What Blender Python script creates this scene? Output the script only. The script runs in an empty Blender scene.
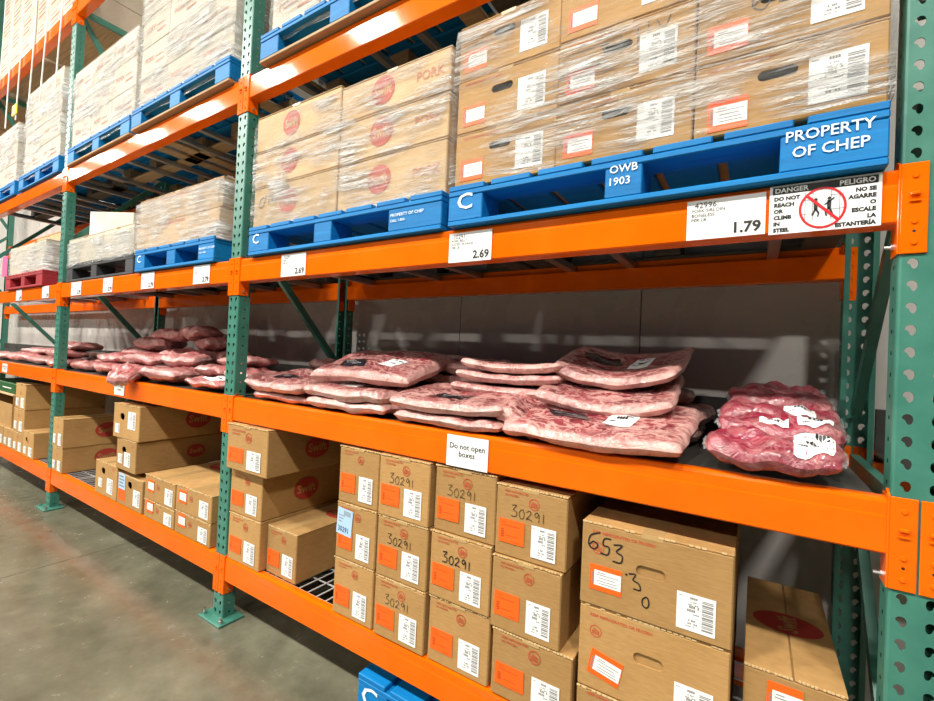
import bpy, math, random
from mathutils import Vector, Matrix, noise
R = math.radians
random.seed(7)
scene = bpy.context.scene
COL = scene.collection

# ------------------------------------------------------------------ camera, light, exposure
cam_d = bpy.data.cameras.new('camera'); cam = bpy.data.objects.new('camera', cam_d); COL.objects.link(cam)
scene.camera = cam
YAW, PITCH, ROLL = 0.57031545, 0.01239099, 0.04521601
_f = Vector((-math.sin(YAW)*math.cos(PITCH), math.cos(YAW)*math.cos(PITCH), math.sin(PITCH)))
_r = Vector((math.cos(YAW), math.sin(YAW), 0)); _u = _r.cross(_f)
_r2 = _r*math.cos(ROLL) + _u*math.sin(ROLL); _u2 = -_r*math.sin(ROLL) + _u*math.cos(ROLL)
_m = Matrix((_r2, _u2, -_f)).transposed().to_4x4(); _m.translation = Vector((-0.28539, -1.2889, 1.38226))
cam.matrix_world = _m
cam_d.sensor_width = 36; cam_d.lens = 451.648*36/934; cam_d.clip_start = .02; cam_d.clip_end = 200

w = bpy.data.worlds.new('warehouse_air'); scene.world = w; w.use_nodes = True
w.node_tree.nodes['Background'].inputs[0].default_value = (1.0, .97, .92, 1)
w.node_tree.nodes['Background'].inputs[1].default_value = 0.035
scene.view_settings.view_transform = 'Standard'; scene.view_settings.look = 'None'
scene.view_settings.exposure = 0.0; scene.view_settings.gamma = 1; scene.view_settings.use_curve_mapping = False
LAMP_POWER = 300
LAMP_X = [-18.6 + 2.6*i for i in range(9)]; LAMP_Y = -3.7; LAMP_Z = 6.6

# ------------------------------------------------------------------ mesh helpers
class MB:
    def __init__(s): s.v = []; s.f = []; s.m = []; s.attr = None
    def add(s, v, f, m=0):
        o = len(s.v); s.v += [tuple(p) for p in v]; s.f += [tuple(i+o for i in q) for q in f]; s.m += [m]*len(f); return s
    def box(s, x0, y0, z0, x1, y1, z1, m=0, b=0.0):
        if b <= 0:
            v = [(x0,y0,z0),(x1,y0,z0),(x1,y1,z0),(x0,y1,z0),(x0,y0,z1),(x1,y0,z1),(x1,y1,z1),(x0,y1,z1)]
            return s.add(v, [(3,2,1,0),(4,5,6,7),(0,1,5,4),(1,2,6,5),(2,3,7,6),(3,0,4,7)], m)
        v, f = chamfer(x0,y0,z0,x1,y1,z1,b); return s.add(v, f, m)
    def quad(s, a, b, c, d, m=0): return s.add([a,b,c,d], [(0,1,2,3)], m)
    def tube(s, pts, r, n=8, m=0, caps=True):
        pts = [Vector(p) for p in pts]; rings = []
        for i, p in enumerate(pts):
            t = (pts[min(i+1,len(pts)-1)] - pts[max(i-1,0)]).normalized()
            a = t.cross(Vector((0,0,1)) if abs(t.z) < .9 else Vector((1,0,0))).normalized(); b = t.cross(a)
            rr = r[i] if isinstance(r, (list,tuple)) else r
            rings.append([p + a*math.cos(2*math.pi*k/n)*rr + b*math.sin(2*math.pi*k/n)*rr for k in range(n)])
        v = [q for g in rings for q in g]; f = []
        for i in range(len(pts)-1):
            for k in range(n): f.append((i*n+k, i*n+(k+1)%n, (i+1)*n+(k+1)%n, (i+1)*n+k))
        if caps: f += [tuple(range(n))[::-1], tuple(range((len(pts)-1)*n, len(pts)*n))]
        return s.add(v, f, m)
    def mesh(s, name, mats, smooth=False):
        me = bpy.data.meshes.new(name); me.from_pydata(s.v, [], s.f); me.update()
        for m in (mats if isinstance(mats, (list,tuple)) else [mats]): me.materials.append(m)
        if len(set(s.m)) > 1: me.polygons.foreach_set('material_index', s.m)
        if smooth: me.polygons.foreach_set('use_smooth', [True]*len(me.polygons))
        return me
def chamfer(x0,y0,z0,x1,y1,z1,b):
    X = (x0,x1); Y = (y0,y1); Z = (z0,z1); v = []; idx = {}
    for i in (0,1):
        for j in (0,1):
            for k in (0,1):
                sx, sy, sz = (1-2*i)*b, (1-2*j)*b, (1-2*k)*b
                for a, p in (('x',(X[i],Y[j]+sy,Z[k]+sz)),('y',(X[i]+sx,Y[j],Z[k]+sz)),('z',(X[i]+sx,Y[j]+sy,Z[k]))):
                    idx[i,j,k,a] = len(v); v.append(p)
    g = lambda i,j,k,a: idx[i,j,k,a]
    f = [(g(0,0,0,'y'),g(1,0,0,'y'),g(1,0,1,'y'),g(0,0,1,'y')), (g(1,1,0,'y'),g(0,1,0,'y'),g(0,1,1,'y'),g(1,1,1,'y')),
         (g(1,0,0,'x'),g(1,1,0,'x'),g(1,1,1,'x'),g(1,0,1,'x')), (g(0,1,0,'x'),g(0,0,0,'x'),g(0,0,1,'x'),g(0,1,1,'x')),
         (g(0,0,1,'z'),g(1,0,1,'z'),g(1,1,1,'z'),g(0,1,1,'z')), (g(0,1,0,'z'),g(1,1,0,'z'),g(1,0,0,'z'),g(0,0,0,'z'))]
    for j in (0,1):
        for k in (0,1): q = (g(0,j,k,'y'),g(1,j,k,'y'),g(1,j,k,'z'),g(0,j,k,'z')); f.append(q if (j==k) else q[::-1])
    for i in (0,1):
        for k in (0,1): q = (g(i,0,k,'z'),g(i,1,k,'z'),g(i,1,k,'x'),g(i,0,k,'x')); f.append(q if (i==k) else q[::-1])
    for i in (0,1):
        for j in (0,1): q = (g(i,j,0,'x'),g(i,j,1,'x'),g(i,j,1,'y'),g(i,j,0,'y')); f.append(q if (i==j) else q[::-1])
    for i in (0,1):
        for j in (0,1):
            for k in (0,1): q = (g(i,j,k,'x'),g(i,j,k,'y'),g(i,j,k,'z')); f.append(q if (i+j+k) % 2 == 0 else q[::-1])
    return v, f
def link(name, me, parent=None, loc=None, rot=None):
    o = bpy.data.objects.new(name, me); COL.objects.link(o)
    if parent is not None: o.parent = parent
    if loc is not None: o.location = loc
    if rot is not None: o.rotation_euler = rot
    return o
def part(name, mb, mats, parent, loc=None, rot=None, smooth=False):
    return link(name, mb.mesh(name, mats, smooth) if isinstance(mb, MB) else mb, parent, loc, rot)
def tag(o, label, cat, group=None, kind=None):
    o['label'] = label; o['category'] = cat
    if group: o['group'] = group
    if kind: o['kind'] = kind
    return o
def thing(name, label, cat, loc=(0,0,0), rot=(0,0,0), group=None):
    o = bpy.data.objects.new(name, None); COL.objects.link(o); o.empty_display_size = .05
    o.location = loc; o.rotation_euler = rot
    return tag(o, label, cat, group)
def ring_cell(mb, x0, z0, x1, z1, hole, y, flip=False, wall=0.0, m=0):
    """flat cell in the xz plane at depth y with a star-shaped hole cut out of it"""
    cx = sum(p[0] for p in hole)/len(hole); cz = sum(p[1] for p in hole)/len(hole); n = len(hole)
    def hit(dx, dz):
        t = 1e9
        if dx > 1e-9: t = min(t, (x1-cx)/dx)
        if dx < -1e-9: t = min(t, (x0-cx)/dx)
        if dz > 1e-9: t = min(t, (z1-cz)/dz)
        if dz < -1e-9: t = min(t, (z0-cz)/dz)
        return (cx+dx*t, cz+dz*t)
    out = [hit(p[0]-cx, p[1]-cz) for p in hole]
    def side(p): 
        e = 1e-7
        return 0 if p[0] > x1-e else 1 if p[1] > z1-e else 2 if p[0] < x0+e else 3
    cor = {(0,1):(x1,z1),(1,2):(x0,z1),(2,3):(x0,z0),(3,0):(x1,z0)}
    for i in range(n):
        j = (i+1) % n; a, b, c, d = hole[i], out[i], out[j], hole[j]
        q = [a, b]
        sa, sb = side(b), side(c)
        while sa != sb: q.append(cor[(sa, (sa+1) % 4)]); sa = (sa+1) % 4
        q += [c, d]
        v = [(p[0], y, p[1]) for p in q]
        mb.add(v, [tuple(range(len(v))) if not flip else tuple(range(len(v)))[::-1]], m)
        if wall: mb.quad((a[0],y,a[1]), (d[0],y,d[1]), (d[0],y+wall,d[1]), (a[0],y+wall,a[1]), m)
_tc = {}
def text_geo(txt, size, bold=0.0, align='LEFT', spacing=1.0, lsp=1.0):
    key = (txt, round(size,5), bold, align, spacing, lsp)
    if key in _tc: return _tc[key]
    c = bpy.data.curves.new('t', 'FONT'); c.body = txt; c.size = size; c.align_x = align; c.resolution_u = 2
    c.offset = bold*size; c.space_character = spacing; c.space_line = lsp; c.fill_mode = 'BOTH'
    o = bpy.data.objects.new('t', c); COL.objects.link(o)
    dg = bpy.context.evaluated_depsgraph_get(); me = bpy.data.meshes.new_from_object(o.evaluated_get(dg))
    res = ([(p.co.x, 0, p.co.y) for p in me.vertices], [tuple(p.vertices) for p in me.polygons])
    bpy.data.objects.remove(o); bpy.data.curves.remove(c); bpy.data.meshes.remove(me)
    _tc[key] = res; return res
def put_text(mb, txt, size, x, z, y=0, m=0, sx=1.0, **k):
    v, f = text_geo(txt, size, **k); mb.add([(p[0]*sx+x, y, p[2]+z) for p in v], f, m)
def disc(mb, x, z, rx, rz, y=0, n=24, m=0): mb.add([(x+rx*math.cos(2*math.pi*i/n), y, z+rz*math.sin(2*math.pi*i/n)) for i in range(n)], [tuple(range(n))], m)
def annulus(mb, x, z, rx, rz, t, y=0, n=28, m=0):
    v = []; f = []
    for i in range(n):
        c, s = math.cos(2*math.pi*i/n), math.sin(2*math.pi*i/n); v += [(x+rx*c,y,z+rz*s), (x+(rx-t)*c,y,z+(rz-t)*s)]
    for i in range(n): j = (i+1) % n; f.append((2*i,2*j,2*j+1,2*i+1))
    mb.add(v, f, m)
def ribbon(mb, pts, w_, y=0, m=0):
    pts = [Vector((p[0],0,p[1])) for p in pts]; v = []
    for i, p in enumerate(pts):
        t = (pts[min(i+1,len(pts)-1)] - pts[max(i-1,0)]).normalized(); n = Vector((-t.z,0,t.x))*w_/2
        v += [(p.x+n.x, y, p.z+n.z), (p.x-n.x, y, p.z-n.z)]
    mb.add(v, [(2*i,2*i+1,2*i+3,2*i+2) for i in range(len(pts)-1)], m)
def smooth_line(pts, k=4):
    out = []
    P = [Vector((a,b)) for a,b in pts]
    for i in range(len(P)-1):
        p0, p1, p2, p3 = P[max(i-1,0)], P[i], P[i+1], P[min(i+2,len(P)-1)]
        for s in range(k):
            t = s/k; q = .5*((2*p1)+(-p0+p2)*t+(2*p0-5*p1+4*p2-p3)*t*t+(-p0+3*p1-3*p2+p3)*t**3); out.append((q.x,q.y))
    out.append(pts[-1]); return out
GLYPH = {'3':[[(.05,.92),(.5,.98),(.2,.6),(.5,.45),(.45,.08),(.02,.06)]], '0':[[(.3,.75),(.08,.5),(.12,.1),(.4,.02),(.52,.35),(.42,.7),(.25,.74)]],
 '2':[[(.02,.6),(.3,.78),(.42,.55),(.02,.05),(.2,.12),(.55,.02)]], '9':[[(.45,.6),(.25,.78),(.08,.55),(.25,.38),(.45,.65),(.44,.02)]], '1':[[(.15,.75),(.15,.0)]],
 '6':[[(.6,.95),(.1,.7),(.0,.2),(.3,.0),(.5,.25),(.25,.4),(.05,.2)]], '5':[[(.55,.95),(.2,.9),(.15,.55),(.45,.5),(.4,.1),(.0,.1)]],
 '.':[[(.1,.05),(.2,-.02)]], 'C':[[(.5,.85),(.15,.75),(.0,.3),(.2,.0),(.45,.1)]], '/':[[(.0,.0),(.3,.95)]], '-':[[(.0,.4),(.4,.42)]], '4':[[(.1,.9),(.05,.45),(.5,.5)],[(.4,.95),(.35,.0)]],
 'H':[[(.05,.9),(.05,0)],[(.05,.45),(.45,.5)],[(.45,.95),(.42,0)]], 'L':[[(.05,.95),(.1,.1),(.5,.2)]], 'Y':[[(.0,.9),(.25,.5),(.5,.95)],[(.28,.5),(.1,-.2)]], 's':[[(.4,.6),(.1,.55),(.35,.25),(.0,.05)]]}
def handwrite(mb, s, x, z, h, w_, adv=.68, slope=0.0, drop=0.0):
    for i, ch in enumerate(s):
        for st in GLYPH.get(ch, []):
            pts = [(x+h*(i*adv+px+slope*pz), z+h*pz - drop*i*h) for px, pz in smooth_line(st)]
            ribbon(mb, pts, w_)

# ------------------------------------------------------------------ materials
def mat(name, col, rough=.5, metal=0, spec=.5, coat=0, coat_r=.1, build=None, emit=None):
    m = bpy.data.materials.new(name); m.use_nodes = True; nt = m.node_tree; b = nt.nodes['Principled BSDF']
    b.inputs['Base Color'].default_value = (*col, 1); b.inputs['Roughness'].default_value = rough; b.inputs['Metallic'].default_value = metal
    b.inputs['Specular IOR Level'].default_value = spec; b.inputs['Coat Weight'].default_value = coat; b.inputs['Coat Roughness'].default_value = coat_r
    if emit: b.inputs['Emission Color'].default_value = (*emit[0],1); b.inputs['Emission Strength'].default_value = emit[1]
    if build: build(nt, b)
    return m
def N(nt, t, **k):
    n = nt.nodes.new(t)
    for a, v in k.items(): setattr(n, a, v)
    return n
def coords(nt, scale=(1,1,1), kind='Object', rot=(0,0,0)):
    c = N(nt,'ShaderNodeTexCoord'); mp = N(nt,'ShaderNodeMapping'); nt.links.new(c.outputs[kind], mp.inputs[0])
    mp.inputs['Scale'].default_value = scale; mp.inputs['Rotation'].default_value = rot; return mp.outputs[0]
def noise_n(nt, vec, scale, detail=3, rough=.5, dist=0):
    n = N(nt,'ShaderNodeTexNoise'); nt.links.new(vec, n.inputs['Vector']); n.inputs['Scale'].default_value = scale; n.inputs['Detail'].default_value = detail
    n.inputs['Roughness'].default_value = rough; n.inputs['Distortion'].default_value = dist; return n.outputs['Fac']
def ramp(nt, fac, stops):
    r = N(nt,'ShaderNodeValToRGB'); nt.links.new(fac, r.inputs[0]); e = r.color_ramp.elements
    while len(e) < len(stops): e.new(.5)
    for i, (p, c) in enumerate(stops): e[i].position = p; e[i].color = (*c, 1) if len(c) == 3 else c
    return r.outputs[0]
def bump(nt, b, h, strength=.2, dist=.01):
    n = N(nt,'ShaderNodeBump'); n.inputs['Strength'].default_value = strength; n.inputs['Distance'].default_value = dist
    nt.links.new(h, n.inputs['Height']); nt.links.new(n.outputs[0], b.inputs['Normal']); return n
def mixc(nt, fac, a, b, typ='MIX'):
    n = N(nt,'ShaderNodeMix', data_type='RGBA', blend_type=typ)
    for s, v in ((0,fac),(6,a),(7,b)):
        if hasattr(v, 'is_output'): nt.links.new(v, n.inputs[s])
        elif s == 0: n.inputs[0].default_value = v
        else: n.inputs[s].default_value = (*v, 1)
    return n.outputs[2]
def objrand(nt): return N(nt,'ShaderNodeObjectInfo').outputs['Random']
def cardboard(c1, c2):
    def f(nt, b):
        v = coords(nt, (1,1,1)); n1 = noise_n(nt, v, 5, 4, .6); n2 = noise_n(nt, coords(nt, (30,30,220)), 1, 2)
        base = ramp(nt, n1, [(.3, c1), (.7, c2)]); base = mixc(nt, .10, base, ramp(nt, n2, [(.3,(0,0,0)),(.7,(1,1,1))]), 'OVERLAY')
        base = mixc(nt, 1.0, base, ramp(nt, objrand(nt), [(0,(.84,.83,.80)),(1,(1.08,1.06,1.03))]), 'MULTIPLY')
        nt.links.new(base, b.inputs['Base Color']); bump(nt, b, n2, .12, .002)
    return f
M = {}
M['card'] = mat('cardboard', (.5,.3,.12), .75, spec=.25, build=cardboard((.395,.225,.080),(.47,.28,.108)))
M['card_edge'] = mat('cardboard_edge', (.66,.47,.24), .85, spec=.2)
M['card_pale'] = mat('cardboard_pale', (.62,.44,.25), .7, spec=.25, build=cardboard((.50,.34,.185),(.60,.43,.25)))
M['card_white'] = mat('cardboard_white', (.6,.55,.45), .6, spec=.3, build=cardboard((.56,.50,.40),(.66,.60,.50)))
def paint(c1, c2, sc=6, r0=.28, r1=.42):
    def f(nt, b):
        v = coords(nt); n = noise_n(nt, v, sc, 5, .6); nt.links.new(ramp(nt, n, [(.3,c1),(.7,c2)]), b.inputs['Base Color'])
        rr = ramp(nt, n, [(.2,(r0,)*3),(.8,(r1,)*3)]); nt.links.new(rr, b.inputs['Roughness']); bump(nt, b, noise_n(nt, v, 60, 2), .04, .002)
    return f
M['orange'] = mat('orange_paint', (.9,.14,.002), .3, spec=.3, build=paint((.86,.125,.001),(.96,.150,.002), 6, .08, .12))
M['orange_rear'] = M['orange']
M['green'] = mat('green_paint', (.04,.25,.17), .35, build=paint((.038,.165,.122),(.062,.225,.168), 9))
M['steel'] = mat('zinc_steel', (.62,.63,.64), .3, metal=1)
M['wire'] = mat('galvanised_wire', (.62,.62,.60), .4, metal=.2)
M['deck'] = mat('dark_deck_sheet', (.05,.048,.042), .45, build=paint((.04,.038,.033),(.075,.07,.06), 4, .4, .6))
M['bar'] = mat('support_bar_steel', (.45,.45,.43), .35, metal=.8)
def woodpaint(c1, c2, c3):
    def f(nt, b):
        n = noise_n(nt, coords(nt,(2,25,25)), 2, 4, .6); n2 = noise_n(nt, coords(nt), 14, 4, .7)
        c = ramp(nt, n, [(.3,c1),(.7,c2)]); c = mixc(nt, ramp(nt, n2, [(.66,(0,0,0)),(.74,(1,1,1))]), c, c3)
        c = mixc(nt, 1.0, c, ramp(nt, objrand(nt), [(0,(.85,.88,.9)),(1,(1.05,1.05,1.05))]), 'MULTIPLY')
        nt.links.new(c, b.inputs['Base Color']); bump(nt, b, n, .25, .003)
    return f
M['blue'] = mat('blue_pallet_paint', (.001,.17,.48), .55, spec=.3, build=woodpaint((.0005,.150,.42),(.001,.215,.54),(.004,.10,.30)))
M['wood'] = mat('bare_pallet_wood', (.4,.26,.13), .75, build=woodpaint((.30,.19,.09),(.48,.33,.18),(.25,.17,.09)))
M['wood_shaded'] = mat('shade_dark_pallet_wood', (.1,.085,.065), .8, build=woodpaint((.06,.055,.045),(.13,.105,.075),(.03,.05,.09)))  # darkened wood; shade under the pallets is put into its colour
M['black_plastic'] = mat('black_pallet_plastic', (.035,.037,.04), .5, build=paint((.03,.032,.035),(.06,.062,.066), 8, .4, .6))
M['red_wood'] = mat('red_pallet_paint', (.35,.02,.03), .55, build=woodpaint((.30,.015,.025),(.42,.03,.04),(.2,.03,.03)))
M['stencil'] = mat('white_stencil_paint', (.72,.82,.92), .6)
M['white'] = mat('white_label_paper', (.86,.86,.84), .45)
M['card_gloss'] = mat('laminated_white_card', (.87,.87,.86), .18)
M['ink'] = mat('black_ink', (.012,.012,.012), .5)
M['grey_ink'] = mat('grey_print', (.22,.22,.22), .6)
M['red_ink'] = mat('red_brown_print', (.50,.085,.028), .7)
M['faded_red'] = mat('faded_red_print', (.50,.20,.12), .7)
M['faded_oval'] = mat('faded_oval_print', (.46,.10,.07), .65)
M['oval_red'] = mat('oval_red_print', (.40,.035,.022), .65)
M['orange_label'] = mat('orange_label_paper', (1.0,.125,.006), .5)
M['orange_print'] = mat('orange_label_print', (.40,.05,.006), .5)
M['blue_label'] = mat('pale_blue_label_paper', (.42,.62,.85), .4)
M['tape'] = mat('brown_packing_tape', (.50,.32,.13), .22, coat=.5)
M['sign_red'] = mat('sign_red', (.62,.012,.02), .3)
M['pink'] = mat('pink_sign', (.85,.12,.30), .5)
M['yellow'] = mat('yellow_tag', (.95,.80,.03), .5)
M['darkgreen'] = mat('green_printed_carton', (.012,.09,.02), .5)
M['black_sticker'] = mat('black_sticker', (.012,.012,.018), .22, coat=.6)
M['cord'] = mat('white_cord', (.8,.8,.76), .6)
M['lamp'] = mat('lamp_diffuser', (1,1,1), .5, emit=((1,.97,.9), 12))
M['lamp_house'] = mat('lamp_housing', (.7,.7,.7), .4)
def concrete(nt, b):
    v = coords(nt, kind='Object'); n1 = noise_n(nt, v, 1.1, 6, .62, .6); n2 = noise_n(nt, v, 9, 5, .7); n3 = noise_n(nt, v, 60, 3, .7)
    c = ramp(nt, n1, [(.30,(.078,.078,.050)),(.5,(.122,.119,.080)),(.72,(.19,.184,.126))])
    c = mixc(nt, .35, c, ramp(nt, n2, [(.3,(.25,.25,.25)),(.7,(.75,.75,.75))]), 'OVERLAY')
    c = mixc(nt, ramp(nt, n3, [(.70,(0,0,0)),(.75,(.6,.6,.6))]), c, (.08,.078,.06))
    nt.links.new(c, b.inputs['Base Color']); nt.links.new(ramp(nt, n2, [(.3,(.13,)*3),(.7,(.30,)*3)]), b.inputs['Roughness']); bump(nt, b, n2, .05, .004)
M['floor'] = mat('polished_concrete', (.2,.19,.15), .28, build=concrete)
M['joint'] = mat('joint_filler', (.03,.029,.024), .8)
M['panel'] = mat('white_wall_panel', (.45,.43,.40), .22, spec=.5, build=paint((.56,.53,.49),(.62,.59,.55), 1.3, .2, .34))
M['ceil'] = mat('ceiling_sheet', (.72,.73,.72), .6)
def meatmat(name, dark, mid, fat, vein=.5, rim=.8, sc=1.0, patch=.56):
    m = bpy.data.materials.new(name); m.use_nodes = True; nt = m.node_tree; b = nt.nodes['Principled BSDF']
    v0 = coords(nt, (1,1,1)); add = N(nt,'ShaderNodeVectorMath', operation='ADD'); sc_ = N(nt,'ShaderNodeVectorMath', operation='SCALE')
    cmb = N(nt,'ShaderNodeCombineXYZ'); r = objrand(nt)
    for i in range(3): nt.links.new(r, cmb.inputs[i])
    nt.links.new(cmb.outputs[0], sc_.inputs[0]); sc_.inputs['Scale'].default_value = 37
    nt.links.new(v0, add.inputs[0]); nt.links.new(sc_.outputs[0], add.inputs[1]); v = add.outputs[0]
    mp = N(nt,'ShaderNodeMapping'); nt.links.new(v, mp.inputs[0]); mp.inputs['Scale'].default_value = (1,1.7,1); mp.inputs['Rotation'].default_value = (0,0,.45); q = mp.outputs[0]
    n1 = noise_n(nt, v, 10*sc, 5, .62, .8)
    c = ramp(nt, n1, [(.34,dark),(.62,mid)])
    c = mixc(nt, ramp(nt, noise_n(nt, q, 8*sc, 5, .62, 1.0), [(patch,(0,0,0)),(patch+.07,(1,1,1))]), c, fat)
    for s1, wd, am in ((9,.055,vein),(19,.045,vein*.8)):
        ab = N(nt,'ShaderNodeMath', operation='ABSOLUTE'); sb = N(nt,'ShaderNodeMath', operation='SUBTRACT'); nt.links.new(noise_n(nt, q, s1*sc, 3, .55, .7), sb.inputs[0]); sb.inputs[1].default_value = .5; nt.links.new(sb.outputs[0], ab.inputs[0])
        c = mixc(nt, ramp(nt, ab.outputs[0], [(wd*.25,(am,)*3),(wd,(0,0,0))]), c, fat)
    at = N(nt,'ShaderNodeAttribute', attribute_name='rim'); rm = N(nt,'ShaderNodeMath', operation='MULTIPLY'); nt.links.new(at.outputs['Fac'], rm.inputs[0])
    rr = ramp(nt, noise_n(nt, v, 13*sc, 4, .65), [(.28,(rim*.25,)*3),(.55,(rim,)*3)]); nt.links.new(rr, rm.inputs[1])
    c = mixc(nt, rm.outputs[0], c, fat)
    c = mixc(nt, 1.0, c, ramp(nt, r, [(0,(.80,.78,.78)),(1,(1.05,1.05,1.05))]), 'MULTIPLY')
    nt.links.new(c, b.inputs['Base Color']); b.inputs['Roughness'].default_value = .38; b.inputs['Subsurface Weight'].default_value = 0.0
    b.inputs['Coat Weight'].default_value = .8; b.inputs['Coat Roughness'].default_value = .09
    nb = noise_n(nt, v, 24*sc, 4, .65, .8); bp = bump(nt, b, nb, .7, .014); nt.links.new(bp.outputs[0], b.inputs['Coat Normal'])
    return m
M['belly'] = meatmat('pork_belly', (.11,.006,.012), (.32,.036,.050), (.70,.40,.35), .75, .98, 1.15, .585)
M['shoulder'] = meatmat('pork_shoulder', (.14,.003,.018), (.36,.020,.056), (.60,.26,.25), .35, .15, .9, .64)
M['loin'] = meatmat('pork_loin', (.20,.018,.024), (.44,.085,.09), (.68,.38,.34), .4, .4, .9, .57)
def filmmat(name, base, amp, tint=(.95,.95,.93), gloss=.16):  # milky streaks and noise patches paint lamp glare into the film
    m = bpy.data.materials.new(name); m.use_nodes = True; nt = m.node_tree; b = nt.nodes['Principled BSDF']; out = nt.nodes['Material Output']
    b.inputs['Base Color'].default_value = (*tint,1); b.inputs['Roughness'].default_value = .16; b.inputs['Specular IOR Level'].default_value = .9
    v1 = coords(nt, (1.5,1.5,26), rot=(0,.10,0)); v2 = coords(nt, (2,2,55), rot=(0,-.35,0))
    a = noise_n(nt, v1, 1.6, 5, .7, .6); c = noise_n(nt, v2, 1.3, 4, .7, .9); d = noise_n(nt, coords(nt), 3.2, 3, .5)
    mx = N(nt,'ShaderNodeMath', operation='MAXIMUM'); nt.links.new(a, mx.inputs[0]); nt.links.new(c, mx.inputs[1])
    st = ramp(nt, mx.outputs[0], [(.49,(0,0,0)),(.60,(1,1,1))])
    pd = ramp(nt, d, [(.38,(.12,)*3),(.62,(1,)*3)])
    ml = N(nt,'ShaderNodeMath', operation='MULTIPLY'); nt.links.new(st, ml.inputs[0]); nt.links.new(pd, ml.inputs[1])
    ma = N(nt,'ShaderNodeMath', operation='MULTIPLY_ADD'); nt.links.new(ml.outputs[0], ma.inputs[0]); ma.inputs[1].default_value = amp; ma.inputs[2].default_value = base
    tr = N(nt,'ShaderNodeBsdfTransparent'); ms = N(nt,'ShaderNodeMixShader'); nt.links.new(ma.outputs[0], ms.inputs[0]); nt.links.new(tr.outputs[0], ms.inputs[1]); nt.links.new(b.outputs[0], ms.inputs[2])
    gl = N(nt,'ShaderNodeBsdfGlossy'); gl.inputs['Roughness'].default_value = .30; gl.inputs['Color'].default_value = (1,1,1,1)
    wr = noise_n(nt, coords(nt, (5,5,17), rot=(0,.22,0)), 2.0, 5, .62, 1.6); hs = N(nt,'ShaderNodeMath', operation='ADD'); nt.links.new(wr, hs.inputs[0]); nt.links.new(mx.outputs[0], hs.inputs[1])
    bp = bump(nt, b, hs.outputs[0], .9, .045); nt.links.new(bp.outputs[0], gl.inputs['Normal'])
    m2 = N(nt,'ShaderNodeMixShader'); pg = ramp(nt, noise_n(nt, coords(nt, (1,1,1.6), rot=(0,.5,0)), 2.6, 2, .55, .5), [(.42,(.10,)*3),(.60,(1,)*3)]); gm = N(nt,'ShaderNodeMath', operation='MULTIPLY'); nt.links.new(pg, gm.inputs[0]); gm.inputs[1].default_value = gloss; nt.links.new(gm.outputs[0], m2.inputs[0])
    nt.links.new(pg, ml.inputs[1]); nt.links.new(ms.outputs[0], m2.inputs[1]); nt.links.new(gl.outputs[0], m2.inputs[2]); nt.links.new(m2.outputs[0], out.inputs['Surface'])
    return m
M['film'] = filmmat('stretch_film', .03, .95)
M['film_glare'] = filmmat('stretch_film_glare', .20, .8)  # whiter film colour, painted for overexposed glare on the loads
M['bag'] = filmmat('clear_bag_edge', .22, .4)

# ------------------------------------------------------------------ lamps of the aisle
LAMPS = [(x, LAMP_Y, 'white high bay lamp hung over the aisle, %s from the near end') for x in LAMP_X[::-1]] + [(-.7-5.2*k, -10.2, 'white high bay lamp over the neighbouring aisle, %s from the near end') for k in range(4)]
ORD = ['first','second','third','fourth','fifth','sixth','seventh','eighth','ninth','tenth','eleventh']
for i, (x, ly_, lb_) in enumerate(LAMPS):
    t = thing('aisle_lamp', lb_ % ORD[i % 9], 'lamp', (x, ly_, LAMP_Z), group='lamps over the aisle')
    if i == 0:
        hb = MB().box(-.36,-.2,.02,.36,.2,.12,b=.02).mesh('lamp_housing', M['lamp_house']); db = MB().box(-.33,-.17,.0,.33,.17,.02).mesh('lamp_diffuser', M['lamp']); sb = MB().tube([(0,0,.12),(0,0,1.6)], .008).mesh('hanger', M['steel'])
    link('lamp_housing', hb, t); link('lamp_diffuser', db, t); link('hanger', sb, t)
    ld = bpy.data.lights.new('lamp_light', 'AREA'); ld.shape = 'RECTANGLE'; ld.size = .66; ld.size_y = .34; ld.energy = LAMP_POWER*(1 if i < 9 else 1.3); ld.color = (1,.96,.89)
    link('lamp_light', ld, t, (0,0,-.01))

# ------------------------------------------------------------------ setting: floor, wall, ceiling
BAY = 2.54
Z = [0.3195, 1.1233, 1.8229, 2.758, 4.14]     # beam tops
BH = .118; PW = .090; PD = .062; RD = .775      # beam height, post width, post depth, frame depth
def struct(name, mb, m): o = part(name, mb, m, None); o['kind'] = 'structure'; return o
fl = struct('floor', MB().box(-20,-13,-.2,9,.95,-.02), M['joint'])
xs = [-20,-14.5,-11.3,-8.4,-6.15+.75,-3.86,-.6,2.6,9]
for a, b_ in zip(xs[:-1], xs[1:]):
    for y0, y1 in ((-13,-3.2),(-3.2,.95)):
        part('concrete_slab', MB().box(a+.003,y0+.003,-.02,b_-.003,y1-.003,0,b=.003), M['floor'], fl)
wl = struct('wall_back', MB().box(-20,.905,-.1,9,1.1,8.2), M['joint'])
pm = MB().box(.002,0,.002,.993,.022,2.0,b=.002).mesh('wall_panel', M['panel'])
for i in range(-16, 5):
    for k in range(4): link('wall_panel', pm, wl, (i*.995-.74+.995, .885, k*2.0))
ce = struct('ceiling', MB().box(-20,-13,8.2,9,1.1,8.3), M['ceil'])

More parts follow.
